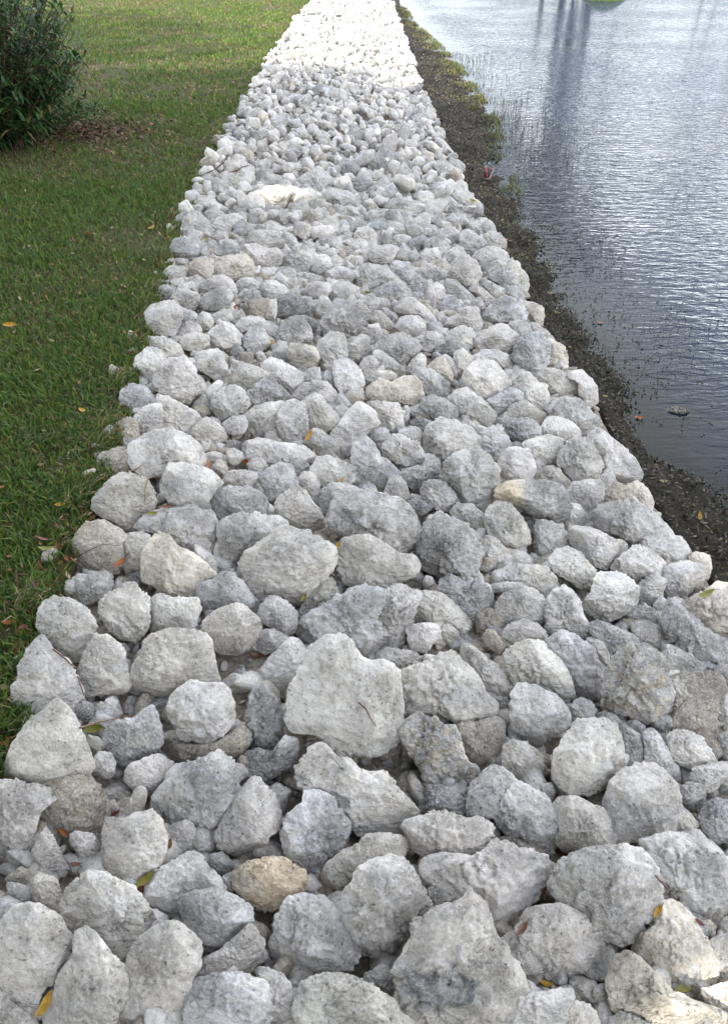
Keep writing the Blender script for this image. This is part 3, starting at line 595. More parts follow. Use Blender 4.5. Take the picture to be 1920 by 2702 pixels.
w2|knobbly white rock right of the upright fin||71,66 75,60 80,56 86,59 92,61 96,67 97,74 92,76 85,76 79,73 73,70
c1|big even grey rock with a rounded top, right of the upright fin|rounded-top grey rock|97,66 98,56 101,51 107,48 116,49 124,53 130,60 130,66 122,66 115,72 108,77 104,73 100,70
c1|||118,50 122,47 127,49 129,55 125,53
b1|||98,70 103,70 107,76 105,82 97,88 90,90 86,86 84,78 90,77 96,76
b1|||70,71 74,72 82,80 86,86 82,88 76,84 73,92 67,90 68,82 70,77
g1|||73,92 76,84 82,82 86,87 88,94 86,99 80,96 74,94
w2|||28,77 32,71 39,70 46,73 53,76 57,77 56,82 53,86 50,88 44,86 38,88 34,88 30,82
g1|||10,73 16,71 24,73 27,76 26,80 20,81 15,78
w1|||-13,67 -11,62 -4,59 0,60 8,62 17,63 24,65 31,72 28,76 20,71 10,76 2,78 -6,77 -10,72
c1|||20,84 24,79 29,80 33,87 33,95 31,99 27,94 22,88
c2|beige rock with wavy ridges down its face, left of the coarse boulder||5,98 10,93 15,90 20,88 25,92 29,98 33,103 36,112 37,117 30,116 22,115 13,112 7,106
g1|||34,92 40,87 47,87 54,88 58,92 50,94 45,96 41,100 40,112 36,108 34,100
G3|large coarse dark grey boulder right at the centre of the photo|coarse dark boulder|40,104 43,96 50,92 58,91 66,92 74,94 81,97 87,102 91,108 94,115 93,123 89,130 82,130 75,125 68,121 60,119 50,120 42,116 40,110
c2|broad beige-grey boulder directly below the coarse dark boulder||44,134 45,127 48,121 56,119 65,120 72,124 82,130 90,130 95,136 92,143 84,146 77,149 69,152 55,151 49,147 45,140
c2|beige boulder with a big white fossil shell set in its top|fossil shell boulder|-8,126 0,121 6,116 12,113 20,115 30,118 38,122 42,127 44,133 41,138 35,145 28,152 21,159 12,157 -4,156 -12,148 -17,140 -14,132
g2|small round knobbly rock right of the coarse dark boulder||95,91 97,87 102,84 109,86 115,91 118,97 115,102 108,104 102,101 97,98
G3|large rough grey boulder left of the slab with a cream end|large rough boulder|106,81 111,74 117,69 124,65 130,66 137,72 142,80 142,88 139,94 134,98 127,98 119,97 116,91 110,86
g1|||120,98 128,98 137,95 140,98 135,104 127,105 120,101
d1|||88,98 92,96 98,98 102,101 98,105 92,106 89,103
G2|tall rough shell-grit rock right of the coarse dark boulder||95,113 100,106 108,105 113,108 122,112 128,118 131,128 130,136 127,142 118,141 108,143 98,139 92,134 92,128 95,121
g1|||112,104 118,99 126,100 132,105 136,112 140,115 137,119 130,118 124,112 116,108
c2|pinkish-beige leaning rock below the slab with a cream end||134,110 137,100 143,97 150,100 157,108 161,115 162,122 158,127 150,127 142,123 138,119
c1|||130,124 136,119 142,122 147,127 150,132 148,137 142,135 137,139 132,139 128,135
g1|||140,132 145,128 150,132 150,138 144,139
b1|||130,60 132,55 138,52 144,52 147,58 150,64 145,68 140,72 134,68 131,64
@I 1220 902 4.3103
w2|big oval pale rock in the upper right of the bank|big oval rock|0,22 4,15 10,11 18,12 25,18 29,24 28,30 22,33 15,36 7,31 1,27
c1|||-5,7 0,4 6,10 2,15 0,20 -5,18
g1|||8,8 12,5 20,5 28,8 33,12 32,17 28,19 22,14 16,11 10,11
b2|tall blue-white rock beside a cream one at the mud edge|tall blue-white rock|30,8 34,0 40,-5 48,-6 53,2 52,12 48,19 44,21 38,16 32,12
y1|cream rock on the mud edge behind the tall blue-white rock||53,12 54,2 52,-2 58,1 62,3 64,10 64,16 58,17 54,15
w2|||30,20 36,17 42,20 46,25 51,26 53,33 51,39 47,43 42,38 36,33 31,28
c1|||45,22 51,17 57,17 62,19 68,22 71,29 70,34 62,33 57,34 53,30 50,25
w2|white rock with two dark holes jutting over the mud|white holed edge rock|60,19 66,18 73,17 78,22 82,27 83,38 80,42 76,40 74,35 71,32 71,25 66,21
b1|||15,36 22,32 30,28 36,32 37,36 30,40 24,44 20,43 17,39
c1|||24,44 30,39 38,36 44,40 49,47 46,50 40,48 34,47 27,47
G1|||20,49 26,47 33,47 40,47 46,51 47,56 44,60 38,62 32,61 28,57 24,53
w1|||49,49 53,46 60,47 67,50 71,55 70,60 64,64 58,60 52,58 48,54
G2|||52,40 57,35 64,34 72,35 76,42 82,45 84,51 77,52 71,54 64,49 57,46 54,44
w2|||37,62 44,59 52,57 60,60 62,66 61,74 55,75 48,76 44,72 40,67
w2|smooth egg-shaped rock above the slab with a cream end|smooth egg rock|22,73 25,67 32,64 40,66 44,73 44,80 40,85 32,86 26,85 23,79
w2|rounded white boulder left of the long mud-edge rock||64,62 70,58 77,60 80,65 84,70 86,77 82,83 76,85 68,85 64,80 58,75 60,68
w2|long pale rock lying along the mud edge|long mud-edge rock|72,55 80,52 88,56 95,62 102,67 106,73 109,80 108,85 100,86 92,84 86,78 84,70 79,62
c1|||45,84 47,78 52,76 59,78 63,84 65,90 61,90 52,86
g1|||82,83 88,78 92,81 94,86 88,88 84,88
C3|rough grey slab with a bright cream left end, right of centre|cream-ended slab|20,92 23,88 30,86 40,85 52,85 60,88 64,94 66,102 64,108 58,111 50,110 42,105 36,100 28,97 20,97
g2|grey wedge pointing down, right of the slab with a cream end||64,93 67,86 75,85 83,85 87,88 85,96 81,104 77,108 71,101 65,98
t1|||86,94 88,88 94,86 101,89 104,96 102,98 94,98 86,99
y1|||101,88 107,86 113,90 116,97 116,103 110,102 104,97
g2|broad grey-white rock with a straight sloping side at the mud edge|broad sloping edge rock|79,106 84,100 92,98 102,98 110,100 116,104 122,110 130,119 124,120 116,119 108,122 104,124 96,118 88,116 81,113
g1|||65,112 64,100 70,99 74,104 79,113 74,112
g1|||44,110 52,110 60,112 64,122 63,128 56,131 50,134 44,128 44,118
w2|wide lumpy white rock left below the broad sloping edge rock||64,118 68,112 76,113 84,116 92,121 98,121 103,124 101,129 94,133 88,139 80,137 74,131 66,126
g1|||108,122 114,119 124,119 132,120 138,127 141,133 137,137 126,136 119,131 112,127
w2|||90,139 98,130 107,124 115,128 124,135 123,141 117,147 110,148 100,142
w1|||123,139 130,136 138,134 146,137 148,146 140,152 134,158 126,158 122,150
y1|small sunlit white rock at the end of the bank by the mud||138,130 144,129 151,131 152,138 150,146 146,142 140,137
w2|||52,133 57,127 65,126 72,130 77,136 82,140 81,146 77,152 71,151 65,146 58,142
@J 340 552 3.6946
w1|||38,14 40,7 45,2 50,3 56,8 58,13 53,18 47,19 41,18 36,16
g0|||38,17 44,14 50,16 54,17 51,23 48,21 42,20
w1|||59,12 64,6 72,4 79,3 81,7 77,11 73,15 74,20 71,22 66,17 60,15
d1|||75,16 77,8 82,8 87,13 86,18 80,20 74,21
g1|||83,7 88,4 94,5 98,8 94,13 90,15 85,11
g1|||95,10 101,8 106,10 108,15 103,17 96,15
g1|||104,4 110,0 117,4 116,8 112,10 118,14 113,16 108,14 104,8
w2|||118,9 124,9 130,12 131,18 125,22 119,19 117,14
g1|||128,14 133,12 138,18 135,23 129,22
g1|||129,8 130,2 136,-1 142,2 143,6 138,8 135,13 131,11
w1|||137,10 142,6 148,5 150,12 152,19 146,20 139,17 136,14
g1|||150,8 155,8 160,16 159,21 154,23 151,18
g2|long flat grey rock lying crosswise high on the bank|long flat rock|85,20 87,16 95,15 102,16 106,19 111,22 111,27 105,28 97,27 91,24
g1|||109,19 112,16 117,19 121,24 118,29 112,29 110,26
b2|smooth blue-grey rock overhanging the grass edge|smooth blue-grey rock|29,27 33,21 40,20 49,20 51,25 50,31 46,36 38,36 31,33 29,29
b1|||50,30 56,31 62,35 60,39 56,36 51,34
g1|||54,17 59,15 65,16 69,20 66,23 60,22 55,20
g1|||52,24 57,21 62,23 63,28 58,31 52,29
b1|||60,31 63,25 69,22 75,23 79,28 78,33 70,34 64,36 61,34
g0|||73,23 79,21 84,23 81,27 78,28 75,25
w2|||80,29 84,25 90,25 99,28 106,28 109,33 108,40 101,42 94,43 89,40 86,34 82,31
y2|cream rock banded by a brown horizontal crack, upper left of the bank|cream banded rock|62,44 63,38 67,34 76,33 83,33 88,37 90,44 88,48 80,50 75,51 70,48 64,47
t2|||42,46 44,39 50,34 55,35 60,41 60,46 56,50 49,50 43,48
g0|||31,36 36,35 43,36 42,39 34,40 30,38
g1|||24,46 29,41 37,41 40,44 39,50 35,52 28,52 24,50
g1|||24,52 32,50 39,51 41,56 34,57 27,55
d0|||41,50 46,49 50,53 48,57 43,56
w2|smooth white arched rock below the cream banded rock|smooth arched rock|46,58 52,52 60,48 67,47 73,50 76,55 77,60 72,60 64,56 56,60 49,60
G2|||50,66 55,60 61,58 64,55 70,57 75,61 72,68 66,73 58,72 51,71
g1|||75,54 80,50 88,49 92,53 88,58 81,60 76,58
b1|||84,60 88,56 93,59 95,64 88,67 82,66
g1|||90,43 98,42 107,42 106,47 102,50 96,52 92,50
g1|||105,45 110,41 116,43 120,50 121,54 114,56 108,52 104,49
g1|||109,30 115,30 121,28 124,25 130,28 133,33 131,40 128,46 122,49 118,44 110,40
w2|||130,40 133,33 139,32 144,35 145,40 141,45 136,47 131,44
w2|||93,56 98,51 105,51 111,55 114,59 108,62 102,65 96,61
c0|||113,58 118,57 122,62 117,64 110,62
g1|||123,50 125,46 131,46 137,48 140,52 134,52 127,53
w1|||124,60 128,55 134,52 143,53 144,59 139,64 131,64
g0|||19,60 22,55 28,55 32,58 29,64 23,66 19,64
w2|||30,62 36,57 44,58 51,61 51,66 48,71 42,71 37,67
w2|large smooth white boulder against the grass, upper left|large grass-edge boulder|12,74 16,69 24,66 33,65 37,70 38,77 36,84 33,91 26,90 18,87 13,82
g0|||38,74 43,72 49,75 47,80 40,81 38,79
w2|||49,77 53,73 58,75 61,81 58,86 53,87 49,83
w1|||35,88 38,82 43,80 50,83 52,87 46,90 40,92 36,93
c1|||40,90 46,88 56,90 57,97 48,102 40,100 37,94
w2|||57,88 63,83 69,80 75,84 80,90 80,97 70,99 61,98 57,93
g0|||60,76 68,72 75,73 75,79 68,81 62,81
g0|||75,74 80,72 84,78 79,81 74,84 73,79
w1|||77,84 81,78 87,76 95,78 101,83 105,88 105,94 100,96 96,90 92,84 84,84 80,89
b2|||82,92 87,85 92,81 97,87 101,96 95,102 86,102 82,98
t1|||81,70 84,66 92,65 99,64 100,72 98,78 90,76 84,75
w1|||98,77 100,65 105,65 106,73 104,79 100,82
D1|dark craggy pitted rock in the upper middle of the bank|dark craggy rock|106,66 110,62 116,61 121,64 128,64 132,68 131,74 124,76 117,75 112,78 107,75
g1|||131,66 138,64 144,66 144,72 138,77 132,76
G2|||106,86 112,80 119,77 125,80 130,86 131,92 127,98 118,100 110,98 106,93
d0|||118,76 126,76 133,79 135,84 129,85 123,79
G2|wide rough grey-white rock in the upper middle|wide rough rock|136,80 141,72 147,67 155,65 163,70 166,80 162,88 154,92 147,90 139,85
g1|||143,44 150,41 158,43 162,48 157,52 150,53 143,52 140,47
g1|||144,58 148,53 156,52 163,56 165,62 160,67 150,66 145,66
w0|||142,37 148,33 155,38 156,42 149,41 144,43
g1|||136,20 143,20 151,21 153,26 147,29 139,27
g0|||133,27 139,27 148,29 152,30 150,34 140,33 136,31
g0|||124,24 130,23 136,27 134,31 128,27
@K 900 552 3.6946
c1|||9,20 12,14 18,13 24,16 27,21 27,25 22,28 15,26
w0|||1,24 8,21 15,25 21,28 16,31 8,27
g1|||0,14 3,9 7,12 9,19 4,23 0,22 -3,18
g1|||6,9 10,4 15,4 16,9 12,12 8,11
g1|||0,3 6,-1 12,-1 14,3 9,6 4,6 0,7
g0|||15,10 16,4 22,1 29,2 34,6 31,9 24,8 18,12
b1|||20,14 24,8 31,7 33,13 32,20 28,22 25,16
w1|||31,9 36,8 43,11 45,16 42,19 37,18 33,20 33,13
g1|||34,3 40,1 47,4 53,8 55,14 53,19 47,20 45,14 40,9
g1|||27,24 32,21 38,19 44,18 50,20 46,25 40,27 32,26
g1|||54,6 59,3 66,3 72,6 69,11 62,9 60,14 56,14 55,10
b1|||57,15 62,11 68,12 70,15 66,19 60,18
c2|||71,10 73,6 79,6 84,9 83,14 76,13
w1|||82,8 88,5 92,10 93,13 86,14 84,11
b2|||67,17 71,14 79,14 85,18 84,25 79,28 76,23 70,20
d1|||46,26 50,22 57,19 62,21 60,28 54,31 49,29
g1|||60,23 66,20 74,22 77,27 75,32 71,34 66,29 61,28
b2|large blue-grey rounded rock near the mud, high on the right side|blue-grey rounded rock|85,18 89,15 96,18 103,23 105,27 98,31 94,34 89,31 85,26
w1|||88,9 94,8 100,9 105,13 104,17 98,20 93,18 90,14
y2|tan cream rock at the mud edge, high on the right side|tan cream edge rock|101,18 107,16 113,17 117,22 118,29 112,27 106,27 102,22
g1|||72,35 76,30 82,27 87,28 88,33 83,36 80,41 75,38
w2|||57,33 60,29 65,28 69,27 71,34 69,38 62,42 58,39
g1|||49,31 53,29 56,33 57,38 54,42 51,38 49,35
c1|||38,34 43,28 47,28 49,34 50,38 44,37
g1|||19,31 25,27 34,26 42,28 38,33 34,38 27,39 20,35
g0|||15,31 18,31 19,36 15,37
t0|||65,41 70,38 75,39 78,43 75,47 71,43
g1|||60,47 64,42 70,42 74,47 74,52 67,54 61,52
c3|pale pyramid rock with a sharp ridge, upper right of the bank|sharp pyramid rock|75,48 79,41 83,35 88,32 94,36 98,41 100,46 97,52 90,55 83,53 77,50
b1|||35,40 40,37 47,39 52,43 55,48 50,53 43,52 38,47
g2|||12,44 17,39 26,40 32,42 38,47 41,52 34,55 26,58 20,57 14,51
g1|||95,33 99,30 104,27 112,28 118,31 121,36 114,37 110,39 107,43 103,50 98,46 97,40
c1|||106,45 108,40 114,36 121,36 127,39 128,43 131,46 133,53 131,60 128,62 124,55 118,55 113,52 107,50
b2|||105,48 109,44 117,43 123,46 122,54 115,54 108,51
G2|||23,58 28,55 37,52 45,54 50,57 52,61 47,64 40,67 32,63 25,62
b1|||50,53 55,47 60,50 62,56 62,62 56,64 51,58
w2|||60,60 63,55 68,52 73,56 74,62 70,68 66,72 61,67
g1|||72,56 76,50 82,51 88,57 94,62 92,67 86,68 80,62 74,60
b1|||71,71 75,64 81,62 85,69 87,72 82,76 76,77
g1|||98,52 101,49 110,54 116,57 120,62 112,65 106,60 100,55
c1|||91,59 94,54 100,56 105,60 110,65 106,69 102,66 96,60
w2|||91,68 95,64 99,63 103,69 100,73 94,73
b2|big blue-white humped rock left of a cream rock at the mud edge|blue-white humped rock|100,75 106,71 111,65 117,62 123,64 128,68 133,74 131,80 122,80 114,82 106,79
b1|||119,56 125,55 131,62 131,70 126,66 121,62
y2|||131,66 137,67 144,70 145,76 143,82 137,81 133,76
w0|||16,54 20,57 20,61 14,61
w2|||37,72 41,67 47,63 55,66 62,72 67,77 69,82 62,82 56,76 48,75 41,74
c1|||10,68 15,63 22,61 27,66 24,73 21,79 16,82 12,75
w0|||26,64 32,64 37,68 36,72 30,70 26,69
d1|||26,71 32,71 39,75 41,79 37,83 31,76 26,74
c1|||20,80 24,73 29,73 33,77 38,83 35,86 29,84 22,81
w2|||38,84 42,77 48,76 55,76 60,80 60,87 55,92 48,91 42,87
b1|||60,80 66,82 72,85 75,91 71,93 66,88 61,86
g1|||67,76 72,73 75,78 73,84 69,82
c1|||74,82 79,77 86,75 87,71 92,70 98,75 100,82 98,88 92,86 84,83 76,88 73,86
w2|||75,92 79,86 87,83 94,86 97,92 95,99 84,101 76,98
c2|||94,96 99,88 107,83 114,82 122,86 127,91 127,99 120,103 110,104 100,102
w2|||118,86 121,80 128,79 134,82 136,88 130,92 124,88
c1|||134,81 140,82 146,88 148,95 142,95 136,90
g0|||101,81 104,78 110,78 113,81 106,84
w1|||19,83 26,82 29,88 28,95 22,98 20,92
w1|||53,93 60,88 68,88 74,93 76,99 66,102 55,99
g0|||0,82 4,86 11,86 17,83 12,90 6,93 0,92
@L 440 252 4.9261
y2|cream rock lit by the sun patch, left of its brighter twin|left cream sunlit rock|50,52 53,49 60,48 67,51 63,60 56,61 52,57
y2|brightest cream rock in the isolated patch of sun|bright sunlit rock|62,52 66,48 73,51 79,57 79,61 72,60 65,57
g1|||66,60 70,56 75,57 77,63 74,67 68,66
w1|||29,45 33,41 38,44 39,50 33,53 29,50
g1|||47,45 51,38 56,40 58,45 54,50 49,50
w2|||38,56 41,55 46,58 49,63 45,64 39,60
g1|||64,29 68,26 75,28 75,31 70,32 65,31
b1|||75,42 80,39 86,42 90,46 87,53 80,52 74,49 70,46
d1|||98,50 102,44 108,43 110,47 106,51 101,53
c1|||107,43 112,40 116,42 115,46 111,48
c2|||105,57 109,55 114,61 113,63 107,62
d1|||91,40 95,33 101,37 105,41 100,44 94,46
d1|||106,38 108,31 114,31 119,37 118,43 112,40
g2|blocky grey rock jutting over the mud near the shoe|blocky edge rock|143,38 149,35 157,40 156,46 149,45
g1|||140,43 145,40 148,43 144,46
g1|||84,52 90,50 98,52 104,57 104,61 98,64 90,59 85,58
g1|||17,46 22,42 27,46 27,50 20,50
w1|||30,36 38,34 46,38 47,42 40,45 33,42
w1|||16,54 24,54 27,58 22,62 14,60
g1|||76,63 84,60 87,65 82,69 77,68
g1|||116,58 124,55 136,57 138,63 128,65 118,63
b1|||117,49 121,47 125,54 122,58 117,57
g1|||121,41 127,36 131,41 128,46 123,48
g1|||146,57 152,54 158,61 158,65 150,64
g1|||58,49 53,44 57,42 63,44 65,47
g1|||90,58 95,60 92,66 88,64
w1|||145,48 152,45 158,50 156,54 148,53
c1|||151,54 158,51 164,56 162,61 157,59
'''
rocks = []; O = None
for ln in DATA.strip().split('\n'):
    if ln[0] == '@': O = [float(v) for v in ln.split()[1:]]; continue
    tl, desc, lm, pts = ln.split('|')
    P = np.array([[float(v) for v in p.split(',')] for p in pts.split()]) * O[2] + O[:2]
    cx, cy, A, rt = polytab(P)
    x0, y0 = np.maximum(P.min(0), 0); x1, y1 = np.minimum(P.max(0), (1920, 2702))
    rocks.append(dict(t=tl[0], l=int(tl[1]), d=desc, lm=lm, P=P, cx=cx, cy=cy, A=A, rt=rt, vis=A * max(.05, min(1, (x1 - x0) * (y1 - y0) / np.prod(P.max(0) - P.min(0))))))
order = sorted(range(len(rocks)), key=lambda i: -rocks[i]['vis']); KEEP = set(order[:300])
marks = [r for r in rocks if r['lm']]
used = set()
def describe(r):
    P = r['P'] - (r['cx'], r['cy']); wv, ev = np.linalg.eigh(np.cov(P.T)); el_ = math.sqrt(wv[1] / wv[0]); ang = abs(math.degrees(math.atan2(ev[1, 1], ev[0, 1])))
    ang = min(ang, 180 - ang)
    near = sorted(marks, key=lambda m: math.hypot(m['cx'] - r['cx'], m['cy'] - r['cy']))
    dist = sorted(math.sqrt(q['A']) for q in rocks if math.hypot(q['cx'] - r['cx'], q['cy'] - r['cy']) < 330)
    s = math.sqrt(r['A']); size = 'large' if s > dist[int(len(dist) * .72)] else ('small' if s < dist[int(len(dist) * .35)] else 'medium')
    form = ('tall narrow' if ang > 58 else 'long low' if ang < 32 else 'slanting') if el_ > 1.45 else ('compact' if el_ < 1.16 else '')
    base = ' '.join(w for w in (size, form, WORD[r['t']], 'rock') if w)
    for m in near[:6]:
        s_ = f"{base} {dirname(r['cx'] - m['cx'], r['cy'] - m['cy'])} the {m['lm']}"
        if len(s_.split()) > 16: s_ = s_.replace(size + ' ', '', 1)
        if s_ not in used and len(s_.split()) <= 16: break
    used.add(s_); return s_
def world_rock(r, i):
    cx, cy, l = r['cx'], r['cy'], r['l']
    _, t0 = hit(cx, cy); rm = r['rt'].mean() * t0 / F
    C, t = hit(cx, cy, rm * (.18 + .30 * l)); k = t / F
    grow = 1.20 if l == 0 else (1.13 if l == 1 else 1.08)
    th_ = np.linspace(0, 2 * math.pi, len(r['rt']), endpoint=False); cs_ = np.stack([np.cos(th_), np.sin(th_), th_ * 0 + i * .37], 1)
    rt = r['rt'] * k * grow * (1 + (.035 if r['A'] > 9000 else .065) * fbm(cs_ * 2.6 + i, 3)); rm = rt.mean()
    w = CAMP - C; w /= np.linalg.norm(w)
    rough = {'G': 1.7, 'D': 1.6, 'd': 1.4, 'v': 1.5, 'b': 1.2, 'g': 1.1, 'S': .7}.get(r['t'], 1.) * random.uniform(1.0, 1.6)
    if 'knob' in r['d'] or 'crag' in r['d']: rough = max(rough, 2.1)
    rough = min(rough, 2.0)
    if 'smooth' in r['d']: rough *= .6
    D = min(rm, math.sqrt(r['A'] / math.pi) * k) * random.uniform(.72, .98)
    lvl = 5 if rm / k > 40 else (4 if rm / k > 16 else 3)
    V, Fc = rock_shape(lvl, rt, D, 1000 + i, rough)
    # v axis: image up; polygon y runs down
    V = V[:, :1] * CR_ + V[:, 1:2] * (-CU) + V[:, 2:] * w
    return C, V, Fc[:, ::-1], rm
SV, SF, SC, nv = [], [], [], 0
def stuff_add(V, Fc, c):
    global nv
    SV.append(V); SF.append(Fc + nv); SC.append(np.tile(np.array(c, np.float32), (len(V), 1))); nv += len(V)
def tintof(t, rg):
    c = np.array(TINT[t], float); k = rg.uniform(.93, 1.07); c[:3] *= k; c[0] *= rg.uniform(.99, 1.015); c[2] *= rg.uniform(.97, 1.02); c[3] *= rg.uniform(.6, 1.3); return np.clip(c, 0, 1.2)
rg = np.random.default_rng(5); OBJ = {}
for i, r in enumerate(rocks):
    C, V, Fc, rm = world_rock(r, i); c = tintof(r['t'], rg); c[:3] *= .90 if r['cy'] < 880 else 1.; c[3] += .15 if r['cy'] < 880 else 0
    if r['t'] == 'C':      # cream left end
        wgt = np.clip((-V[:, 0] / rm - .45) * 3, 0, 1)[:, None]; cc = np.tile(c, (len(V), 1)) * (1 - wgt) + np.array([.76, .68, .52, .0]) * wgt
    elif r['lm'] == 'slate-stained boulder':
        f = V / rm; g = np.hypot((f[:, 0] + .30) / .62, (f @ CU + .12) / .42) + .35 * fbm(f * 3, 3); wgt = np.clip((1 - g) * 4, 0, 1)[:, None]
        cc = np.tile(np.array([.58, .56, .53, .3]), (len(V), 1)) * (1 - wgt) + np.array([.22, .235, .255, .3]) * wgt
    elif r['lm'] == 'craggy yellowish rock' or r['lm'] == 'yellow-stained boulder':
        f = V / rm; c = np.array(TINT['v']); wgt = np.clip((fbm(f * 3.1 + 4, 4) - .05) * 1.3, 0, .7)[:, None]; cc = np.tile(c, (len(V), 1)) * (1 - wgt) + np.array([.66, .56, .36, .6]) * wgt
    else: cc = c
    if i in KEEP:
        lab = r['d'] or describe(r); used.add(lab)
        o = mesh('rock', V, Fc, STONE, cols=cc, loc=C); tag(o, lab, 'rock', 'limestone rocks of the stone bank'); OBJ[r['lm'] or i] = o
        r['o'] = o; r['C'] = C; r['rm'] = rm
    else: stuff_add(V + C, Fc, c if cc is c else c)
# further, smaller rocks of the bank up to the far end
def rand_outline(s_):
    g_ = np.random.default_rng(s_ + 70); m_ = int(g_.integers(5, 8)); a_ = np.sort((np.arange(m_) + g_.uniform(-.35, .35, m_)) * 2 * math.pi / m_)
    P_ = np.stack([np.cos(a_) * g_.uniform(.9, 1.35), np.sin(a_)], 1) * g_.uniform(.85, 1.2, m_)[:, None]
    r_ = polytab(P_)[3]; return r_ / r_.mean()
TPL = [rock_shape(3, rand_outline(s), .9, 500 + s, 1.1, 12, 1.) for s in range(16)]
TPL2 = [rock_shape(2, rand_outline(s), .9, 500 + s, 1.0, 10, 1.) for s in range(16)]
def inside(px, py, P):
    x, y = P[:, 0], P[:, 1]; x2, y2 = np.roll(x, -1), np.roll(y, -1)
    c = ((y > py) != (y2 > py)); xi = x + (py - y) / np.where(y2 == y, 1e-9, y2 - y) * (x2 - x); return (np.sum(c & (px < xi)) % 2) == 1
cov = np.zeros((136, 97), bool)
for j in range(136):
    for k in range(97):
        px, py = k * 20, j * 20
        cov[j, k] = any(inside(px, py, r['P']) for r in rocks if abs(r['cx'] - px) < 160 and abs(r['cy'] - py) < 160)
def rot3(rg):
    q = rg.normal(size=4); q /= np.linalg.norm(q); w, x, y, z = q
    return np.array([[1 - 2 * (y * y + z * z), 2 * (x * y - z * w), 2 * (x * z + y * w)], [2 * (x * y + z * w), 1 - 2 * (x * x + z * z), 2 * (y * z - x * w)], [2 * (x * z - y * w), 2 * (y * z + x * w), 1 - 2 * (x * x + y * y)]])
placed = {}
def far_ok(x, y, d):
    gx, gy = int(x / .2), int(y / .2)
    for a in range(gx - 1, gx + 2):
        for b in range(gy - 1, gy + 2):
            for (u, v, e) in placed.get((a, b), ()):
                if math.hypot(u - x, v - y) < (d + e) * .46: return False
    placed.setdefault((gx, gy), []).append((x, y, d)); return True
def far_rock(x, y, rad, dz, tn):
    V, Fc = (TPL2 if y > 12 or rad < .04 else TPL)[rg.integers(16)]
    s = rad * np.array([rg.uniform(.85, 1.25), rg.uniform(.8, 1.1), rg.uniform(.7, 1.05)])
    V = (V * s) @ rot3(rg).T; stuff_add(V + (x, y, float(gz(x, y)) + dz), Fc, tintof(tn, rg))
y0 = hit(900, 640)[0][1]
yfar = min(LE[0][-1], RE[0][-1]) + 3
for it in range(42000):
    y = rg.uniform(y0, yfar); u = rg.uniform(.0, 1.); a, b = float(xl(y)), float(xr(y)); rad = rg.choice([.036, .048, .062, .080], p=[.2, .35, .3, .15])
    x = a + .03 + u * (b - a - .03)
    px, py, dd = proj((x, y, float(gz(x, y)) + rad * .5))
    if 0 <= py < 2700 and 0 <= px < 1920:
        j, k = int(round(py / 20)), int(round(px / 20))
        if cov[min(j, 135), min(k, 96)]: continue
    if far_ok(x, y, rad * 1.75): far_rock(x, y, rad, rad * rg.uniform(.1, 1.0), rg.choice(list('wgbdcsyG'), p=[.16, .30, .18, .12, .08, .03, .01, .12]))
# stones down in the gaps, in frame only
for it in range(12000):
    y = .15 + 6.8 * rg.random() ** 1.25; u = rg.uniform(.0, 1.); a, b = float(xl(y)), float(xr(y)); x = a + .03 + u * (b - a - .05)
    px, py, dd = proj((x, y, float(gz(x, y))))
    if not (-60 < px < 1980 and 150 < py < 2800): continue
    rad = rg.choice([.009, .016, .028, .045], p=[.40, .28, .18, .14]) if y < 4 else rg.choice([.03, .05])
    far_rock(x, y, rad, float(bed_dz(np.array([x]), np.array([y]))[0]) + rad * .3, rg.choice(list('wgbdcs'), p=[.12, .25, .1, .08, .2, .25]))
for it in range(45):
    y = .3 + 14 * rg.random() ** 1.5; side = True; e_ = abs(rg.normal(0, .02)); rad = rg.choice([.010, .018, .03])
    x = float(xl(y)) - e_ if side else float(xr(y)) + e_; far_rock(x, y, rad, rad * .3 + (0 if side else .01), rg.choice(list('sscg')))
tag(mesh('rubble', np.concatenate(SV), np.concatenate(SF), STONE, cols=np.concatenate(SC)), 'smaller limestone rubble filling the gaps and the far end of the bank', 'rubble', kind='stuff')

# fossil shells as parts of their rocks
def shell(parent, px, py, wpx, hpx, rotd, lift=.9):
    o = parent; C = np.array(o.location[:]); dep = -((C - CAMP) @ CB)
    me = o.data; co_ = np.empty(len(me.vertices) * 3, np.float32); me.vertices.foreach_get('co', co_); V = co_.reshape(-1, 3) + C
    qx, qy, qz = proj(V); w = CAMP - C; w /= np.linalg.norm(w)
    m = (np.hypot(qx - px, qy - py) < max(wpx, hpx) * .35); zt = np.where(m, qz, 99).min() if m.any() else dep - .03
    P0 = CAMP + ray(px, py) * (zt + .004); k = zt / F
    n = 24; rr = np.linspace(0, 1, 9); V2 = []; Fc = []
    c, s = math.cos(R(rotd)), math.sin(R(rotd))
    for a_ in rr:
        for b_ in range(n):
            th = 2 * math.pi * b_ / n; uu = a_ * math.cos(th) * wpx / 2; vv = a_ * math.sin(th) * hpx / 2 * (1 + .25 * math.cos(th))
            hgt = math.sqrt(max(0, 1 - a_ * a_)) * min(wpx, hpx) * .30 + .6 * math.sin(14 * a_ + math.cos(th))
            V2.append((CR_ * (uu * c - vv * s) - CU * (uu * s + vv * c)) * k + w * hgt * k)
    for a_ in range(8):
        for b_ in range(n): Fc.append((a_ * n + b_, (a_ + 1) * n + b_, (a_ + 1) * n + (b_ + 1) % n, a_ * n + (b_ + 1) % n))
    sh = mesh('fossil_shell', np.array(V2) + P0 - C, Fc, STONE, parent=o, cols=np.array([.74, .73, .71, 0.])); return sh
if 'fossil shell boulder' in OBJ:
    q = OBJ['fossil shell boulder']
    tag(shell(q, 853, 1456, 76, 58, 20), 'large white ribbed clam shell'); shell(q, 736, 1428, 28, 22, -30); shell(q, 728, 1450, 20, 18, 0); shell(q, 745, 1451, 20, 16, 40)
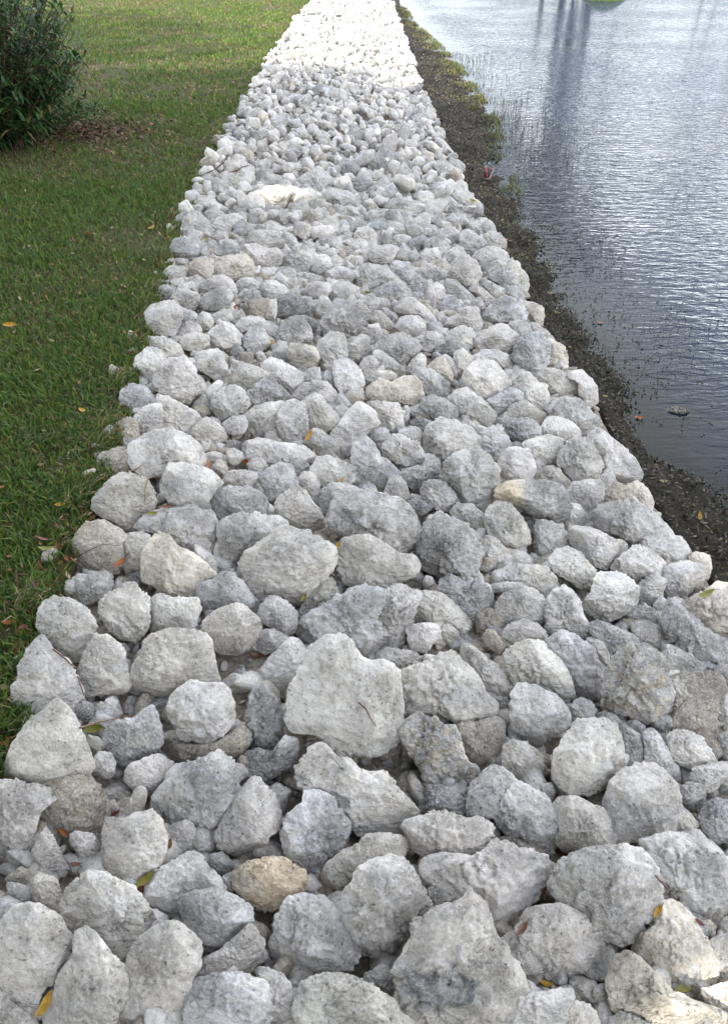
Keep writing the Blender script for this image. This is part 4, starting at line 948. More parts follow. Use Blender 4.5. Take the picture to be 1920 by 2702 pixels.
if 'round shell rock' in OBJ:
    q = OBJ['round shell rock']; shell(q, 526, 1933, 36, 30, 15); shell(q, 556, 1892, 22, 18, 0); shell(q, 495, 1908, 18, 14, 50)

# a pitted stone awash in the shallows
C, t = hit(1787, 1080, .0); C = CAMP + ray(1787, 1080) * ((WZ - CAMH + .01) / ray(1787, 1080)[2])
V, Fc = TPL[3]; tag(mesh('rock', (V * (.048, .036, .024)), Fc, STONE, cols=(.07, .062, .048, .4), loc=C), 'brown pitted stone lying in the shallow water off the mud', 'rock')

# ------------------------------------------------------------------ grass and shore plants
def quads_blades(B, H, Wd, lean, cols, bend=.5):
    """tapered bent blades: base points B (n,3), height, width, lean vector (n,2)"""
    n = len(B); a = rng.uniform(0, 2 * math.pi, n); sx = np.stack([np.cos(a), np.sin(a), np.zeros(n)], 1) * (Wd / 2)[:, None]
    ln = np.concatenate([lean, np.zeros((n, 1))], 1); up = np.array([0, 0, 1.])
    M = B + up * (H * .55)[:, None] + ln * .35; T = B + up * (H * (1 - .25 * np.linalg.norm(lean, axis=1) / np.maximum(H, 1e-6)))[:, None] + ln
    V = np.stack([B - sx, B + sx, M + sx * .8, M - sx * .8, T], 1).reshape(-1, 3); b = np.arange(n) * 5
    q = np.stack([b, b + 1, b + 2, b + 3], 1); tt = np.stack([b + 3, b + 2, b + 4], 1)
    Fc = np.concatenate([np.stack([b, b + 1, b + 2], 1), np.stack([b, b + 2, b + 3], 1), tt])
    return V, Fc, np.repeat(cols, 5, 0)
GREEN = np.array([(.08, .16, .028), (.12, .21, .034), (.06, .12, .028), (.17, .23, .04), (.09, .175, .055)])
STRAW = np.array([(.30, .24, .13), (.22, .16, .09), (.36, .31, .19), (.15, .10, .06)])
litter_c, _ = hit(150, 345); litter_r = .85
def grass_patch(n, ya, yb, h, w, xlim):
    y = ya + (yb - ya) * rng.random(n) ** 1.0; x = xl(y) - np.abs(rng.random(n)) * xlim(y) + .06
    z = gz(x - .05, y)
    B = np.stack([x, y, z - .004], 1); px, py, d = proj(B)
    dl = np.hypot((x - litter_c[0]) / 1.0, (y - litter_c[1]) / .62)
    thin = noise2(x, y, 2.1, 3, 3.) > rng.uniform(-.1, 1.1, n) - .0; dl = dl * (1 + .6 * noise2(x, y, 2.4, 3, 33.))
    ok = (px > -80) & (py < 2780) & (py > -90) & ((dl > 1) | (rng.random(n) < .08 + .5 * dl ** 2)) & ~((noise2(x, y, 1.7, 2, 9.) > .38) & (rng.random(n) < .55))
    B = B[ok]; n = len(B); H = h * rng.uniform(.5, 1.25, n); a = rng.uniform(0, 2 * math.pi, n); le = H * rng.uniform(.15, .95, n)
    g = GREEN[rng.integers(len(GREEN), size=n)] * rng.uniform(.75, 1.3, n)[:, None]; s = STRAW[rng.integers(len(STRAW), size=n)] * rng.uniform(.7, 1.2, n)[:, None]
    pat = noise2(B[:, 0], B[:, 1], 1.1, 2, 21.)
    far = np.clip((B[:, 1] - 6) / 10, 0, 1)
    isst = rng.random(n) < np.clip(.29 + .55 * pat + .06 * far, .10, .75)
    c = np.where(isst[:, None], s, g); c = c * .84 * (1 + far[:, None] * (.35, .30, .0)); H = np.where(isst, H * .6, H)
    return quads_blades(B, H, w * rng.uniform(.7, 1.3, n), np.stack([np.cos(a), np.sin(a)], 1) * le[:, None], np.concatenate([c, np.ones((n, 1))], 1))
def join(parts):
    V, Fc, C_ = [], [], []; k = 0
    for v, f, c in parts: V.append(v); Fc.append(f + k); C_.append(c); k += len(v)
    return np.concatenate(V), np.concatenate(Fc), np.concatenate(C_)
def edge_grass(n):
    y = -.1 + 13 * rng.random(n) ** 1.6; x = xl(y) + rng.normal(0, .03, n) - .01 + .03 * noise2(xl(y), y, 3.); cl = noise2(x * 0, y, 4.5, 2, 60.) > -.15; x, y = x[cl], y[cl]; n = len(x)
    B = np.stack([x, y, gz(x - .05, y) - .012], 1); H = .07 * rng.uniform(.4, 1.4, n); a = rng.normal(0, 1.1, n); le = H * rng.uniform(.3, 1., n)
    c = np.where((rng.random(n) < .35)[:, None], STRAW[rng.integers(4, size=n)], GREEN[rng.integers(5, size=n)] * .85)
    return quads_blades(B, H, .0058 * rng.uniform(.7, 1.3, n), np.stack([np.cos(a), np.sin(a)], 1) * le[:, None], np.concatenate([c, np.ones((n, 1))], 1))
gp = [edge_grass(15000), grass_patch(30000, -.1, 2.0, .050, .0062, lambda y: .35 + y * .62), grass_patch(62000, 2.0, 4.5, .050, .0062, lambda y: .3 + y * .50),
      grass_patch(70000, 4.5, 9.0, .050, .0075, lambda y: .2 + y * .50), grass_patch(70000, 9.0, 24.0, .055, .014, lambda y: .6 + y * .50)]
v, f, c = join(gp); tag(mesh('grass', v, f, BLADE, cols=c, smooth=False), 'short lawn grass with straw-coloured dead blades', 'grass', kind='stuff')
def leaf_cards(P, Ln, Wd, cols, flatk=.35):
    """small pointed folded leaves lying in any direction"""
    n = len(P); a = rng.uniform(0, 2 * math.pi, n); tl = rng.normal(0, flatk, n)
    u = np.stack([np.cos(a) * np.cos(tl), np.sin(a) * np.cos(tl), np.sin(tl)], 1); s = np.stack([-np.sin(a), np.cos(a), rng.normal(0, flatk, n)], 1)
    nn = np.cross(u, s); nn /= np.linalg.norm(nn, axis=1)[:, None]
    L2 = (Ln / 2)[:, None]; W2 = (Wd / 2)[:, None]
    V = np.stack([P - u * L2, P - s * W2 - nn * W2 * .1, P + s * W2 + nn * W2 * .5, P + u * L2 + nn * W2 * .6], 1).reshape(-1, 3); b = np.arange(n) * 4
    return V, np.concatenate([np.stack([b, b + 1, b + 2], 1), np.stack([b + 1, b + 3, b + 2], 1)]), np.repeat(cols, 4, 0)
def colr(pal, n, k=.25): return np.concatenate([np.array(pal)[rng.integers(len(pal), size=n)] * rng.uniform(1 - k, 1 + k, n)[:, None], np.ones((n, 1))], 1)
# litter bed under the shrub
n = 5200; a = rng.uniform(0, 2 * math.pi, n); rr = np.abs(rng.normal(0, .55, n))
P = np.stack([litter_c[0] + rr * np.cos(a) * 1.2, litter_c[1] + rr * np.sin(a) * .8, np.zeros(n)], 1); P[:, 2] = gz(P[:, 0] - .05, P[:, 1]) + .008 + rng.random(n) * .02
parts = [leaf_cards(P, rng.uniform(.02, .06, n), rng.uniform(.01, .025, n), colr([(.09, .05, .03), (.06, .035, .025), (.14, .085, .05), (.03, .02, .015), (.20, .14, .09)], n))]
n = 2600; y = rng.uniform(-.1, 14, n); x = xl(y) + .05 - np.abs(rng.normal(0, .9, n)); P = np.stack([x, y, gz(x - .05, y) + .012 + rng.random(n) * .02], 1)
parts.append(leaf_cards(P, rng.uniform(.012, .04, n), rng.uniform(.006, .016, n), colr([(.16, .09, .05), (.09, .05, .03), (.30, .22, .14), (.22, .12, .05)], n)))
n = 500; y = rng.uniform(.2, 4.5, n); x = xl(y) + rng.uniform(-.05, .06, n); P = np.stack([x, y, gz(x - .05, y) + .012], 1)
parts.append(leaf_cards(P, rng.uniform(.015, .045, n), rng.uniform(.008, .018, n), colr([(.20, .09, .04), (.12, .06, .03), (.30, .22, .14)], n)))
v, f, c = join(parts); tag(mesh('leaf_litter', v, f, DRYM, cols=c, smooth=False), 'brown dead leaf litter under the shrub and in the lawn', 'leaf litter', kind='stuff')
# mud litter
parts = []
for n, ya, yb, s in ((9000, .0, 5, 1.), (9000, 5, 14, 1.25), (3000, 14, 24, 1.6)):
    y = rng.uniform(ya, yb, n); a_, b_ = xr(y), xw(y); x = a_ + (b_ - a_ + .25) * rng.random(n) - .02
    P = np.stack([x, y, mz(x, y) + .004 + rng.random(n) * .012], 1)
    dry_far = np.clip((y - 9) / 5, 0, 1)[:, None]  # upper shore mask; litter there is drier and tan
    cc = colr([(.06, .045, .028), (.12, .095, .06), (.035, .027, .018), (.20, .16, .10), (.022, .017, .012), (.08, .075, .035)], n, .35) if ya >= 5 else colr([(.035, .027, .018), (.016, .012, .010), (.07, .055, .04), (.035, .038, .018), (.012, .009, .008), (.12, .10, .075), (.05, .034, .022)], n, .35)
    parts.append(leaf_cards(P, rng.uniform(.010, .034, n) * s, rng.uniform(.005, .013, n) * s, cc, .5))
v, f, c = join(parts); tag(mesh('shore_litter', v, f, tint_material('wet_litter', .65, .2), cols=c, smooth=False), 'dark wet dead leaves and weed strewn over the mud', 'leaf litter', kind='stuff')
# sprouting water weeds in the shallows and low grass on the upper shore
def weeds(n, ya, yb, spread, h, wd, pal, leaves, dens=None):
    y = rng.uniform(ya, yb, n); x = xw(y) + spread(n); z = np.maximum(mz(x, y), WZ - .03); B = np.stack([x, y, z], 1)
    cl = noise2(x, y, 1.6, 2, 40.) > -.12; B = B[cl]; n = len(B)
    H = h * rng.uniform(.4, 1.2, n) + (WZ - B[:, 2]).clip(0); a = rng.uniform(0, 2 * math.pi, n); le = H * rng.uniform(.1, .7, n); lv = np.stack([np.cos(a), np.sin(a)], 1) * le[:, None]
    out = [quads_blades(B, H, wd * rng.uniform(.7, 1.3, n), lv, colr(pal, n))]
    for k in range(leaves):
        tt = rng.uniform(.45, 1, n)[:, None]; P = B + np.array([0, 0, 1]) * H[:, None] * tt * .9 + np.concatenate([lv, np.zeros((n, 1))], 1) * tt * .8
        out.append(leaf_cards(P + rng.normal(0, .003, (n, 3)), rng.uniform(.007, .018, n) * wd / .003, rng.uniform(.003, .007, n) * wd / .003, colr(pal, n), .5))
    return out
WP = [(.05, .075, .03), (.08, .10, .035), (.035, .045, .02), (.06, .05, .03)]
parts = weeds(2600, .9, 8, lambda n: rng.gamma(1.3, .30, n) - .12, .022, .003, WP, 5) + weeds(2200, 8, 16, lambda n: rng.gamma(1.2, .22, n) - .1, .03, .004, WP, 4)
n = 5200; y = rng.uniform(.8, 9, n); x = xw(y) + rng.gamma(1.1, .16, n) - .1; cl = noise2(x, y, 2.2, 3, 70.) > .02; x, y = x[cl], y[cl]; n = len(x)
parts.append(leaf_cards(np.stack([x, y, np.full(n, WZ + .003)], 1), rng.uniform(.006, .022, n), rng.uniform(.003, .008, n), colr([(.03, .025, .018), (.05, .055, .025), (.02, .016, .012), (.08, .07, .04)], n, .35), .12))
v, f, c = join(parts); tag(mesh('water_weeds', v, f, LEAFM, cols=c, smooth=False), 'sparse green sprouts standing in the shallow water', 'water weeds', kind='stuff')
# debris floating by the waterline
GP = [(.13, .17, .04), (.20, .22, .06), (.10, .12, .04), (.26, .22, .10)]
parts = weeds(1300, 7., 11, lambda n: -np.abs(rng.normal(0, .10, n)) + .12, .045, .006, GP, 0) + weeds(4200, 10.5, 24, lambda n: -np.abs(rng.normal(0, .20, n)) + .12, .05, .010, GP, 0) + weeds(900, 1.4, 8.5, lambda n: -rng.random(n) * .5, .03, .004, [(.06, .09, .03), (.10, .11, .04)], 2)
v, f, c = join(parts); tag(mesh('shore_grass', v, f, BLADE, cols=c, smooth=False), 'low green grass fringing the upper shoreline', 'shore grass', kind='stuff')

# ------------------------------------------------------------------ grass spit at the top of the lake
A0 = flat(1605, 3, WZ); n = 20; V = []; Fc = []
th = np.linspace(0, 2 * math.pi, 40, endpoint=False)
for k, q in enumerate(np.linspace(0, 1, 8)):
    for t_ in th: V.append((A0[0] + 0.72 * q * math.cos(t_) * (1 + .1 * math.sin(3 * t_)), A0[1] + .5 + .7 * q * math.sin(t_), WZ - .03 + .05 * (1 - q * q)))
for k in range(7):
    for j in range(40): Fc.append((k * 40 + j, (k + 1) * 40 + j, (k + 1) * 40 + (j + 1) % 40, k * 40 + (j + 1) % 40))
tag(mesh('grass_spit', V, Fc, LAWNM), kind='structure')
n = 5000; a = rng.uniform(0, 2 * math.pi, n); q = np.sqrt(rng.random(n)) * .97; B = np.stack([A0[0] + 0.72 * q * np.cos(a), A0[1] + .5 + .7 * q * np.sin(a), WZ - .03 + .05 * (1 - q * q)], 1)
aa = rng.uniform(0, 2 * math.pi, n); v, f, c = quads_blades(B, .024 * rng.uniform(.5, 1.2, n), np.full(n, .02), np.stack([np.cos(aa), np.sin(aa)], 1) * .03, colr([(.12, .20, .03), (.16, .22, .05)], n))
tag(mesh('spit_grass', v, f, BLADE, cols=c, smooth=False), 'bright green grass on the spit at the top of the lake', 'grass', kind='stuff')

# ------------------------------------------------------------------ shrub
def long_leaf(base, d, L_, Wd, droop, c):
    """one lance leaf folded along its midrib: 3 segments"""
    up = np.array([0, 0, 1.]); s = np.cross(d, up); s /= np.linalg.norm(s) + 1e-9; V = []
    for k, (t_, w_) in enumerate(((0, .15), (.3, .95), (.65, .8), (1, .05))):
        p = base + d * L_ * t_ - up * droop * L_ * t_ * t_
        V += [p - s * Wd / 2 * w_ + up * Wd * .18 * w_, p, p + s * Wd / 2 * w_ + up * Wd * .18 * w_]
    Fc = [(i * 3 + j, i * 3 + j + 1, i * 3 + j + 4, i * 3 + j + 3) for i in range(3) for j in range(2)]
    return V, Fc, [c] * 12
def shrub(base, n_stem, rad, hgt):
    root = empty('shrub', base); tag(root, 'dense dark green shrub with narrow leaves at the top left', 'shrub')
    SVt, SFt, k0 = [], [], 0; LV, LF, LC, k1 = [], [], [], 0; r_ = np.random.default_rng(3)
    for i in range(n_stem):
        a = r_.uniform(0, 2 * math.pi); rr = math.sqrt(r_.random()) * rad; b0 = np.array([math.cos(a), math.sin(a), 0]) * rr * .6
        ln = hgt * r_.uniform(.12, 1.0) * (1 - .25 * rr / rad); tip = np.array([math.cos(a) * rr, math.sin(a) * rr, ln]); pts = []
        for t_ in np.linspace(0, 1, 7): pts.append(b0 * (1 - t_) + tip * (1 - (1 - t_) ** 1.6) * np.array([t_ ** .6, t_ ** .6, 1]) + r_.normal(0, .012, 3))
        v_, f_ = tube(pts, np.linspace(.007, .0025, 7), 5); SVt.append(v_); SFt.append(f_ + k0); k0 += len(v_)
        for t_ in np.linspace(.06, 1, 30):
            x = t_ * 6; j = min(int(x), 5); p = pts[j] * (1 - x + j) + pts[j + 1] * (x - j); az_ = r_.uniform(0, 2 * math.pi); e_ = r_.uniform(-.2, .9) if t_ < .9 else r_.uniform(.5, 1.3)
            d = np.array([math.cos(az_) * math.cos(e_), math.sin(az_) * math.cos(e_), math.sin(e_)])
            dry = r_.random() < .05
            c = (*(np.array((.22, .18, .07) if dry else random.choice([(.026, .075, .020), (.038, .10, .026), (.02, .055, .018), (.05, .12, .03)])) * r_.uniform(.8, 1.25)), 1)
            v_, f_, c_ = long_leaf(p, d, r_.uniform(.08, .15), r_.uniform(.018, .030), r_.uniform(.1, .7), c)
            LV += v_; LF += [tuple(q + k1 for q in ff) for ff in f_]; LC += c_; k1 += 12
    mesh('stem', np.concatenate(SVt), np.concatenate(SFt), BARK, parent=root)
    mesh('foliage', LV, LF, LEAFM, parent=root, cols=LC)
    return root
bs, _ = hit(-85, 365); bs[2] = float(gz(bs[0], bs[1])); shrub(bs, 640, 1.2, 1.6)

# ------------------------------------------------------------------ fallen leaves, twigs, shoe on top of everything
bpy.context.view_layer.update(); dg = bpy.context.evaluated_depsgraph_get()
def cast(px, py):
    d = Vector(ray(px, py)); ok, loc, nrm, *_ = S.ray_cast(dg, Vector(CAMP), d.normalized())
    if not ok: p, _ = hit(px, py); return np.array(p), np.array([0, 0, 1.])
    return np.array(loc), np.array(nrm)
LP = {}
def leaf_mesh(L_, Wd, curl, fold, seed):
    r_ = np.random.default_rng(seed); V = []; m_, n_ = 11, 5
    for i in range(m_):
        t_ = i / (m_ - 1); w_ = Wd / 2 * (math.sin(math.pi * min(1, t_ * .96 + .03)) ** .75); x = (t_ - .5) * L_
        for j in range(n_):
            s = j / (n_ - 1) * 2 - 1; V.append((x, s * w_ + .06 * L_ * math.sin(t_ * 3 + seed), curl * L_ * (2 * t_ - 1) ** 2 + abs(s) * w_ * fold + r_.normal(0, L_ * .008)))
    Fc = [(i * n_ + j, i * n_ + j + 1, (i + 1) * n_ + j + 1, (i + 1) * n_ + j) for i in range(m_ - 1) for j in range(n_ - 1)]
    return V, Fc
def fallen(px, py, Lpx, ang, colour, label, wk=.42, curl=.15):
    P, nm = cast(px, py); dep = -((P - CAMP) @ CB); L_ = Lpx * .9 / F * dep
    nm = nm / np.linalg.norm(nm); nm = nm * .6 + np.array([0, 0, .5]) + .25 * (CAMP - P) / np.linalg.norm(CAMP - P); nm /= np.linalg.norm(nm)
    d = CR_ * math.cos(R(ang)) + CU * math.sin(R(ang)); d = d - nm * (d @ nm); d /= np.linalg.norm(d); s = np.cross(nm, d)
    seed = int(px * 3 + py); V, Fc = leaf_mesh(L_, L_ * wk, curl, .35, seed % 50); V = np.array(V)
    V = V[:, :1] * d + V[:, 1:2] * s + V[:, 2:] * nm
    o = mesh('fallen_leaf', V, Fc, LM[colour], loc=P + nm * (.004 + L_ * .03))
    st, sf = tube([d * L_ * .48 + nm * L_ * curl, d * L_ * .62 + nm * L_ * (curl + .02), d * L_ * .78 + nm * L_ * .05], [L_ * .018, L_ * .014, L_ * .01], 5)
    mesh('stalk', st, sf, BARK, parent=o)
    tag(o, label, 'leaf', 'fallen leaves')
FL = [(232, 621, 26, 30, 'yellow', 'curled yellow leaf alone in the middle of the lawn'), (400, 604, 26, 60, 'yellow', 'yellow leaf in the grass level with the smooth blue-grey rock'),
 (260, 690, 22, 80, 'red', 'small dark red leaf on the lawn beside a patch of straw'), (350, 883, 36, -70, 'yellow', 'narrow bright yellow leaf in the grass left of the large grass-edge boulder'),
 (219, 1086, 26, -50, 'yellow', 'yellow and orange leaf in the lawn left of the bluish flat-topped rock'), (301, 1162, 34, 60, 'yellow', 'curled yellow leaf lying on the dusty rock half sunk in grass'),
 (158, 1332, 32, 8, 'yellow', 'thin curved yellow leaf on the lawn left of the dirt-stained boulder'), (124, 1452, 44, -5, 'green', 'mottled yellow-green leaf in the lower lawn next to a red-brown leaf'),
 (118, 1430, 58, 5, 'red', 'long red-brown leaf behind the mottled yellow-green leaf'), (316, 1485, 40, 50, 'orange', 'orange leaf wedged left of the long cream-white rock'),
 (20, 1643, 44, 25, 'orange', 'orange leaf in the grass at the left photo edge'), (252, 1925, 64, 5, 'green', 'broad green-yellow leaf on the soil beside a tan stick'),
 (170, 2193, 38, -45, 'orange', 'orange leaf above the small bright white wedge rock'), (198, 2283, 34, 20, 'brown', 'reddish brown curled leaf below the small bright white wedge rock'),
 (126, 2645, 78, 62, 'yellow', 'long yellow leaf between two pale rocks at the bottom left'), (448, 2230, 30, 80, 'brown', 'brown leaf at the right edge of the square pitted block'),
 (375, 2350, 56, -60, 'brown', 'dull brown leaf left of the pale wedge slab'), (390, 2322, 70, 30, 'green', 'olive leaf under the square pitted block'),
 (306, 2148, 34, 10, 'red', 'dark red leaf behind the square pitted block'), (652, 1220, 28, -15, 'orange', 'bright orange leaf in the soil left of the upright fin'),
 (546, 1226, 22, -75, 'orange', 'small orange leaf right of the long oval boulder'), (815, 1152, 38, 75, 'yellow', 'yellow leaf beside the egg-shaped rock'),
 (899, 1268, 16, 40, 'yellow', 'tiny yellow leaf on the rock left of the upright fin'), (717, 908, 22, -80, 'yellow', 'yellow leaf left of the small tan-white rock'),
 (805, 1572, 34, 60, 'green', 'greenish yellow leaf under the fossil shell boulder'), (892, 1440, 24, 70, 'yellow', 'yellow leaf in the gap below the coarse dark boulder'),
 (1862, 1569, 50, 15, 'green', 'green-yellow leaf on the flat cream slab at the right edge'), (1849, 1366, 34, 105, 'yellow', 'upright yellow leaf on the mud near the bank end'),
 (1684, 1105, 24, -20, 'orange', 'orange leaf on the wet mud below the long mud-edge rock'), (1442, 2600, 44, -15, 'yellow', 'glossy yellow leaf at the bottom right below the sandy rounded block'),
 (1802, 2612, 60, 5, 'green', 'green leaf on the cracked cream rock'), (1737, 2408, 44, 65, 'yellow', 'yellow leaf between the round grey boulder and the peaked cream rock'),
 (1374, 2450, 48, 50, 'brown', 'brown leaf under the white angular rock'), (1478, 2250, 46, -20, 'brown', 'pair-like brown leaf behind the round grey boulder'),
 (1432, 2355, 38, 75, 'brown', 'narrow brown leaf left of the round grey boulder'), (1838, 2432, 32, -30, 'red', 'dark red leaf right of the peaked cream rock'),
 (676, 1731, 44, 0, 'brown', 'dark brown leaf in the hollow right of the smooth round boulder'), (440, 1342, 44, 8, 'brown', 'reddish brown leaf right of the dirt-stained boulder'),
 (405, 1356, 34, 10, 'green', 'olive leaf at the foot of the dirt-stained boulder'), (380, 1680, 44, 35, 'brown', 'brown leaf below the knob-topped rock'),
 (93, 1546, 40, -70, 'brown', 'big brown leaf in the lower lawn above the white grass-side rock'), (65, 1655, 26, 5, 'brown', 'pale brown leaf left of the white grass-side rock'),
 (1583, 853, 18, -10, 'orange', 'orange leaf floating at the edge of the lake'), (1452, 776, 22, 5, 'green', 'round yellow-green leaf on the mud, highest of the two'),
 (1467, 827, 20, -20, 'green', 'round yellow-green leaf on the mud, lower of the two'), (1498, 918, 18, -20, 'yellow', 'yellow leaf on the mud beside the cream mud-edge rock'),
 (1594, 1048, 18, -5, 'green', 'pale yellow-green leaf on the mud below the white holed edge rock'), (1748, 1272, 24, -5, 'green', 'dull green leaf on the mud right of the long mud-edge rock'),
 (546, 634, 24, -40, 'green', 'green-yellow leaf high on the bank near the smooth blue-grey rock'), (970, 775, 24, -10, 'green', 'small yellow-green leaf on the wide rough rock'),
 (621, 812, 16, 70, 'orange', 'small orange leaf in the gap above the large pale rocks, upper left of the bank'), (1336, 634, 14, 70, 'orange', 'orange leaf beside the tan cream edge rock'),
 (1247, 532, 22, -35, 'green', 'green leaf on the mud in front of the shoe'), (25, 855, 40, -10, 'yellow', 'dull yellow leaf in the grass near the left photo edge'),
 (322, 890, 0, 0, '', '')]
for q in FL:
    if q[2]: fallen(q[0], q[1], q[2], q[3], q[4], q[5], .36 if q[2] > 30 else .5, .12 + .1 * random.random())
def twig(pts, rpx, label, name='twig', m=BARK, lift=.006):
    W_ = []
    for i in range(len(pts) - 1):
        for t_ in np.linspace(0, 1, 5, endpoint=(i == len(pts) - 2)):
            px = pts[i][0] * (1 - t_) + pts[i + 1][0] * t_; py = pts[i][1] * (1 - t_) + pts[i + 1][1] * t_; P, nm = cast(px, py); W_.append(P)
    W_ = np.array(W_); dmid = -((W_ - CAMP) @ CB)
    for _ in range(3): dmid[1:-1] = np.minimum(dmid[1:-1], (dmid[:-2] + dmid[2:]) / 2 + .004)
    Q = []
    for p, d in zip(W_, dmid):
        r_ = (p - CAMP) / -((p - CAMP) @ CB); Q.append(CAMP + r_ * (d - lift))
    Q = np.array(Q); n_ = len(Q); rad = np.linspace(rpx, rpx * .45, n_) / F * dmid
    v_, f_ = tube(Q - Q[0], rad, 6); o = mesh(name, v_, f_, m, loc=Q[0]); tag(o, label, 'twig', 'fallen twigs'); return o
tw = ground_material('brown_twig', [(.3, (.12, .05, .025)), (.7, (.22, .10, .05))], 80, .001); tt = ground_material('tan_twig', [(.3, (.26, .19, .12)), (.7, (.42, .32, .22))], 80, .001)
twig([(946, 1854), (966, 1872), (974, 1890), (992, 1917)], 2.0, 'thin curved brown twig on the largest flat boulder', m=tw)
twig([(212, 1920), (260, 1906), (310, 1894), (358, 1889)], 2.6, 'straight tan stick on the soil by the green-yellow leaf', m=tt)
twig([(1728, 2310), (1756, 2342), (1786, 2378)], 1.8, 'brown stem leaning across the broad right-edge rock', m=tw)
twig([(602, 410), (590, 428), (577, 440), (558, 452), (540, 458)], 2.2, 'dark forked twig at the grass edge high on the bank', m=BARK)
twig([(606, 454), (625, 450), (640, 440), (656, 437)], 1.8, 'thin brown twig on the upper left of the bank', m=tw)
twig([(384, 1322), (384, 1290), (390, 1265), (405, 1250), (420, 1262)], 2.2, 'looping tan root across the dirt-stained boulder', m=tt)
twig([(338, 1246), (360, 1238), (382, 1222)], 2.0, 'short tan root at the end of the long oval boulder', m=tt)
twig([(1066, 1957), (1076, 2000), (1078, 2040), (1086, 2082)], 1.6, 'hair-thin tan root in the soil left of the craggy yellowish rock', m=tt)
twig([(140, 1712), (175, 1740), (200, 1765), (210, 1800), (222, 1835)], 2.2, 'long brown root between the peaked grass-edge rock and its neighbours', m=tw)
twig([(188, 1480), (230, 1455), (270, 1436), (314, 1440)], 1.2, 'dark hairline root over the flat dirt-coated rock', m=BARK)

# the lost shoe on the mud
def shoe(px, py):
    P, nm = cast(px, py); g = float(mz(np.array([P[0]]), np.array([P[1]]))[0]); r0 = ray(px, py); P = CAMP + r0 * ((g - CAMH) / r0[2])
    root = empty('shoe', P); tag(root, 'dark grey shoe with coral pink trim stranded on the mud by the lake', 'shoe')
    def pm(n, c, ro=.7):
        m, t, b, out = mat(n); tcn = N(t, 'ShaderNodeTexCoord'); nz = N(t, 'ShaderNodeTexNoise', Scale=90., Detail=4.); L(t, tcn.outputs['Object'], nz.inputs['Vector'])
        L(t, mixc(t, ramp(t, nz.outputs[0], .4, .65), (*c, 1), (*[q * .55 for q in c], 1)), b.inputs['Base Color']); b.inputs['Roughness'].default_value = ro; return m
    dark = pm('shoe_fabric', (.06, .06, .065)); coral = pm('coral_rubber', (.45, .10, .10)); pale = pm('shoe_sole', (.33, .30, .28)); grn = pm('green_lace', (.05, .11, .05))
    ax = np.array([.25, .75, .35]); ax /= np.linalg.norm(ax)
    yv = np.array([.9, -.2, .1]); yv -= ax * (yv @ ax); yv /= -np.linalg.norm(yv); zv = np.cross(ax, yv)
    def T(V): V = np.asarray(V); return V[:, :1] * ax + V[:, 1:2] * yv + V[:, 2:] * zv + np.array([0, 0, .045])
    def loft(sec, n=20):
        V = []; Fc = []
        for (x, w, h, zc) in sec:
            for j in range(n):
                a_ = 2 * math.pi * j / n; V.append((x, w * math.copysign(abs(math.cos(a_)) ** .8, math.cos(a_)), zc + h * math.copysign(abs(math.sin(a_)) ** .8, math.sin(a_))))
        for i in range(len(sec) - 1):
            for j in range(n): Fc.append((i * n + j, i * n + (j + 1) % n, (i + 1) * n + (j + 1) % n, (i + 1) * n + j))
        return V, Fc
    v_, f_ = loft([(-.085, .004, .004, .02), (-.08, .024, .026, .03), (-.06, .032, .042, .042), (-.03, .034, .044, .042), (0, .036, .036, .034), (.04, .040, .026, .024), (.07, .034, .018, .017), (.085, .018, .010, .010), (.09, .002, .002, .008)])
    mesh('shoe_upper', T(v_), f_, dark, parent=root)
    v_, f_ = loft([(-.092, .004, .003, 0), (-.086, .028, .010, 0), (-.05, .036, .011, 0), (0, .036, .010, -.002), (.05, .043, .010, 0), (.085, .028, .009, .004), (.097, .004, .003, .008)])
    mesh('sole', T(v_), f_, pale, parent=root)
    v_, f_ = tube([(-.082, .0, .012), (-.084, .0, .04), (-.074, .004, .068), (-.05, .012, .084), (-.02, .022, .082)], [.009, .013, .014, .012, .006], 10); mesh('heel_trim', T(v_), f_, coral, parent=root)
    v_, f_ = tube([(-.03, -.033, .060), (-.005, -.036, .046), (.012, -.038, .03)], [.006, .011, .005], 10); mesh('side_trim', T(v_), f_, coral, parent=root)
    v_, f_ = tube([(-.082, .018, .02), (-.05, .036, .02), (0, .037, .02), (.05, .042, .016)], [.004, .006, .005, .003], 8); mesh('side_stripe', T(v_), f_, coral, parent=root)
    for q in (0, .014):
        v_, f_ = tube([(-.0 + q, -.034, .052), (.02 + q, -.02, .056), (.022 + q, .0, .058), (.02 + q, .03, .040)], [.003, .004, .004, .003], 6); mesh('lace', T(v_), f_, grn, parent=root)
shoe(1287, 470)

# ------------------------------------------------------------------ shade trees and an added sky blocker behind the camera and trees across the lake (seen in the water)
HOLES = []
for px, py, rr in ((757, 515, .13), (1890, 1500, .08), (1800, 2710, .15)):
    HOLES.append((hit(px, py, .05)[0], rr))
def crown(root, centre, rad, n, size, pal, holes=(), seed=1):
    r_ = np.random.default_rng(seed); base = np.array(root.location[:]); d = r_.normal(size=(n, 3)); d /= np.linalg.norm(d, axis=1)[:, None]
    rr = r_.random(n) ** (1 / 2.2) * 1.08; P = d * rr[:, None]; P *= (1 + .22 * fbm(P * 2.2 + seed, 2))[:, None]; P = P * rad + centre
    sd = np.array(SUND)
    for q, hr in holes:
        v_ = P + base - q; dist = np.linalg.norm(v_ - (v_ @ sd)[:, None] * sd, axis=1); P = P[dist > hr + size * .28]
    v_, f_, c_ = leaf_cards(P, size * r_.uniform(.7, 1.3, len(P)), size * .6 * r_.uniform(.7, 1.3, len(P)), colr(pal, len(P)), .9)
    return mesh('crown', v_, f_, LEAFM if len(pal) == 3 else DRYM, parent=root, cols=c_, smooth=False)
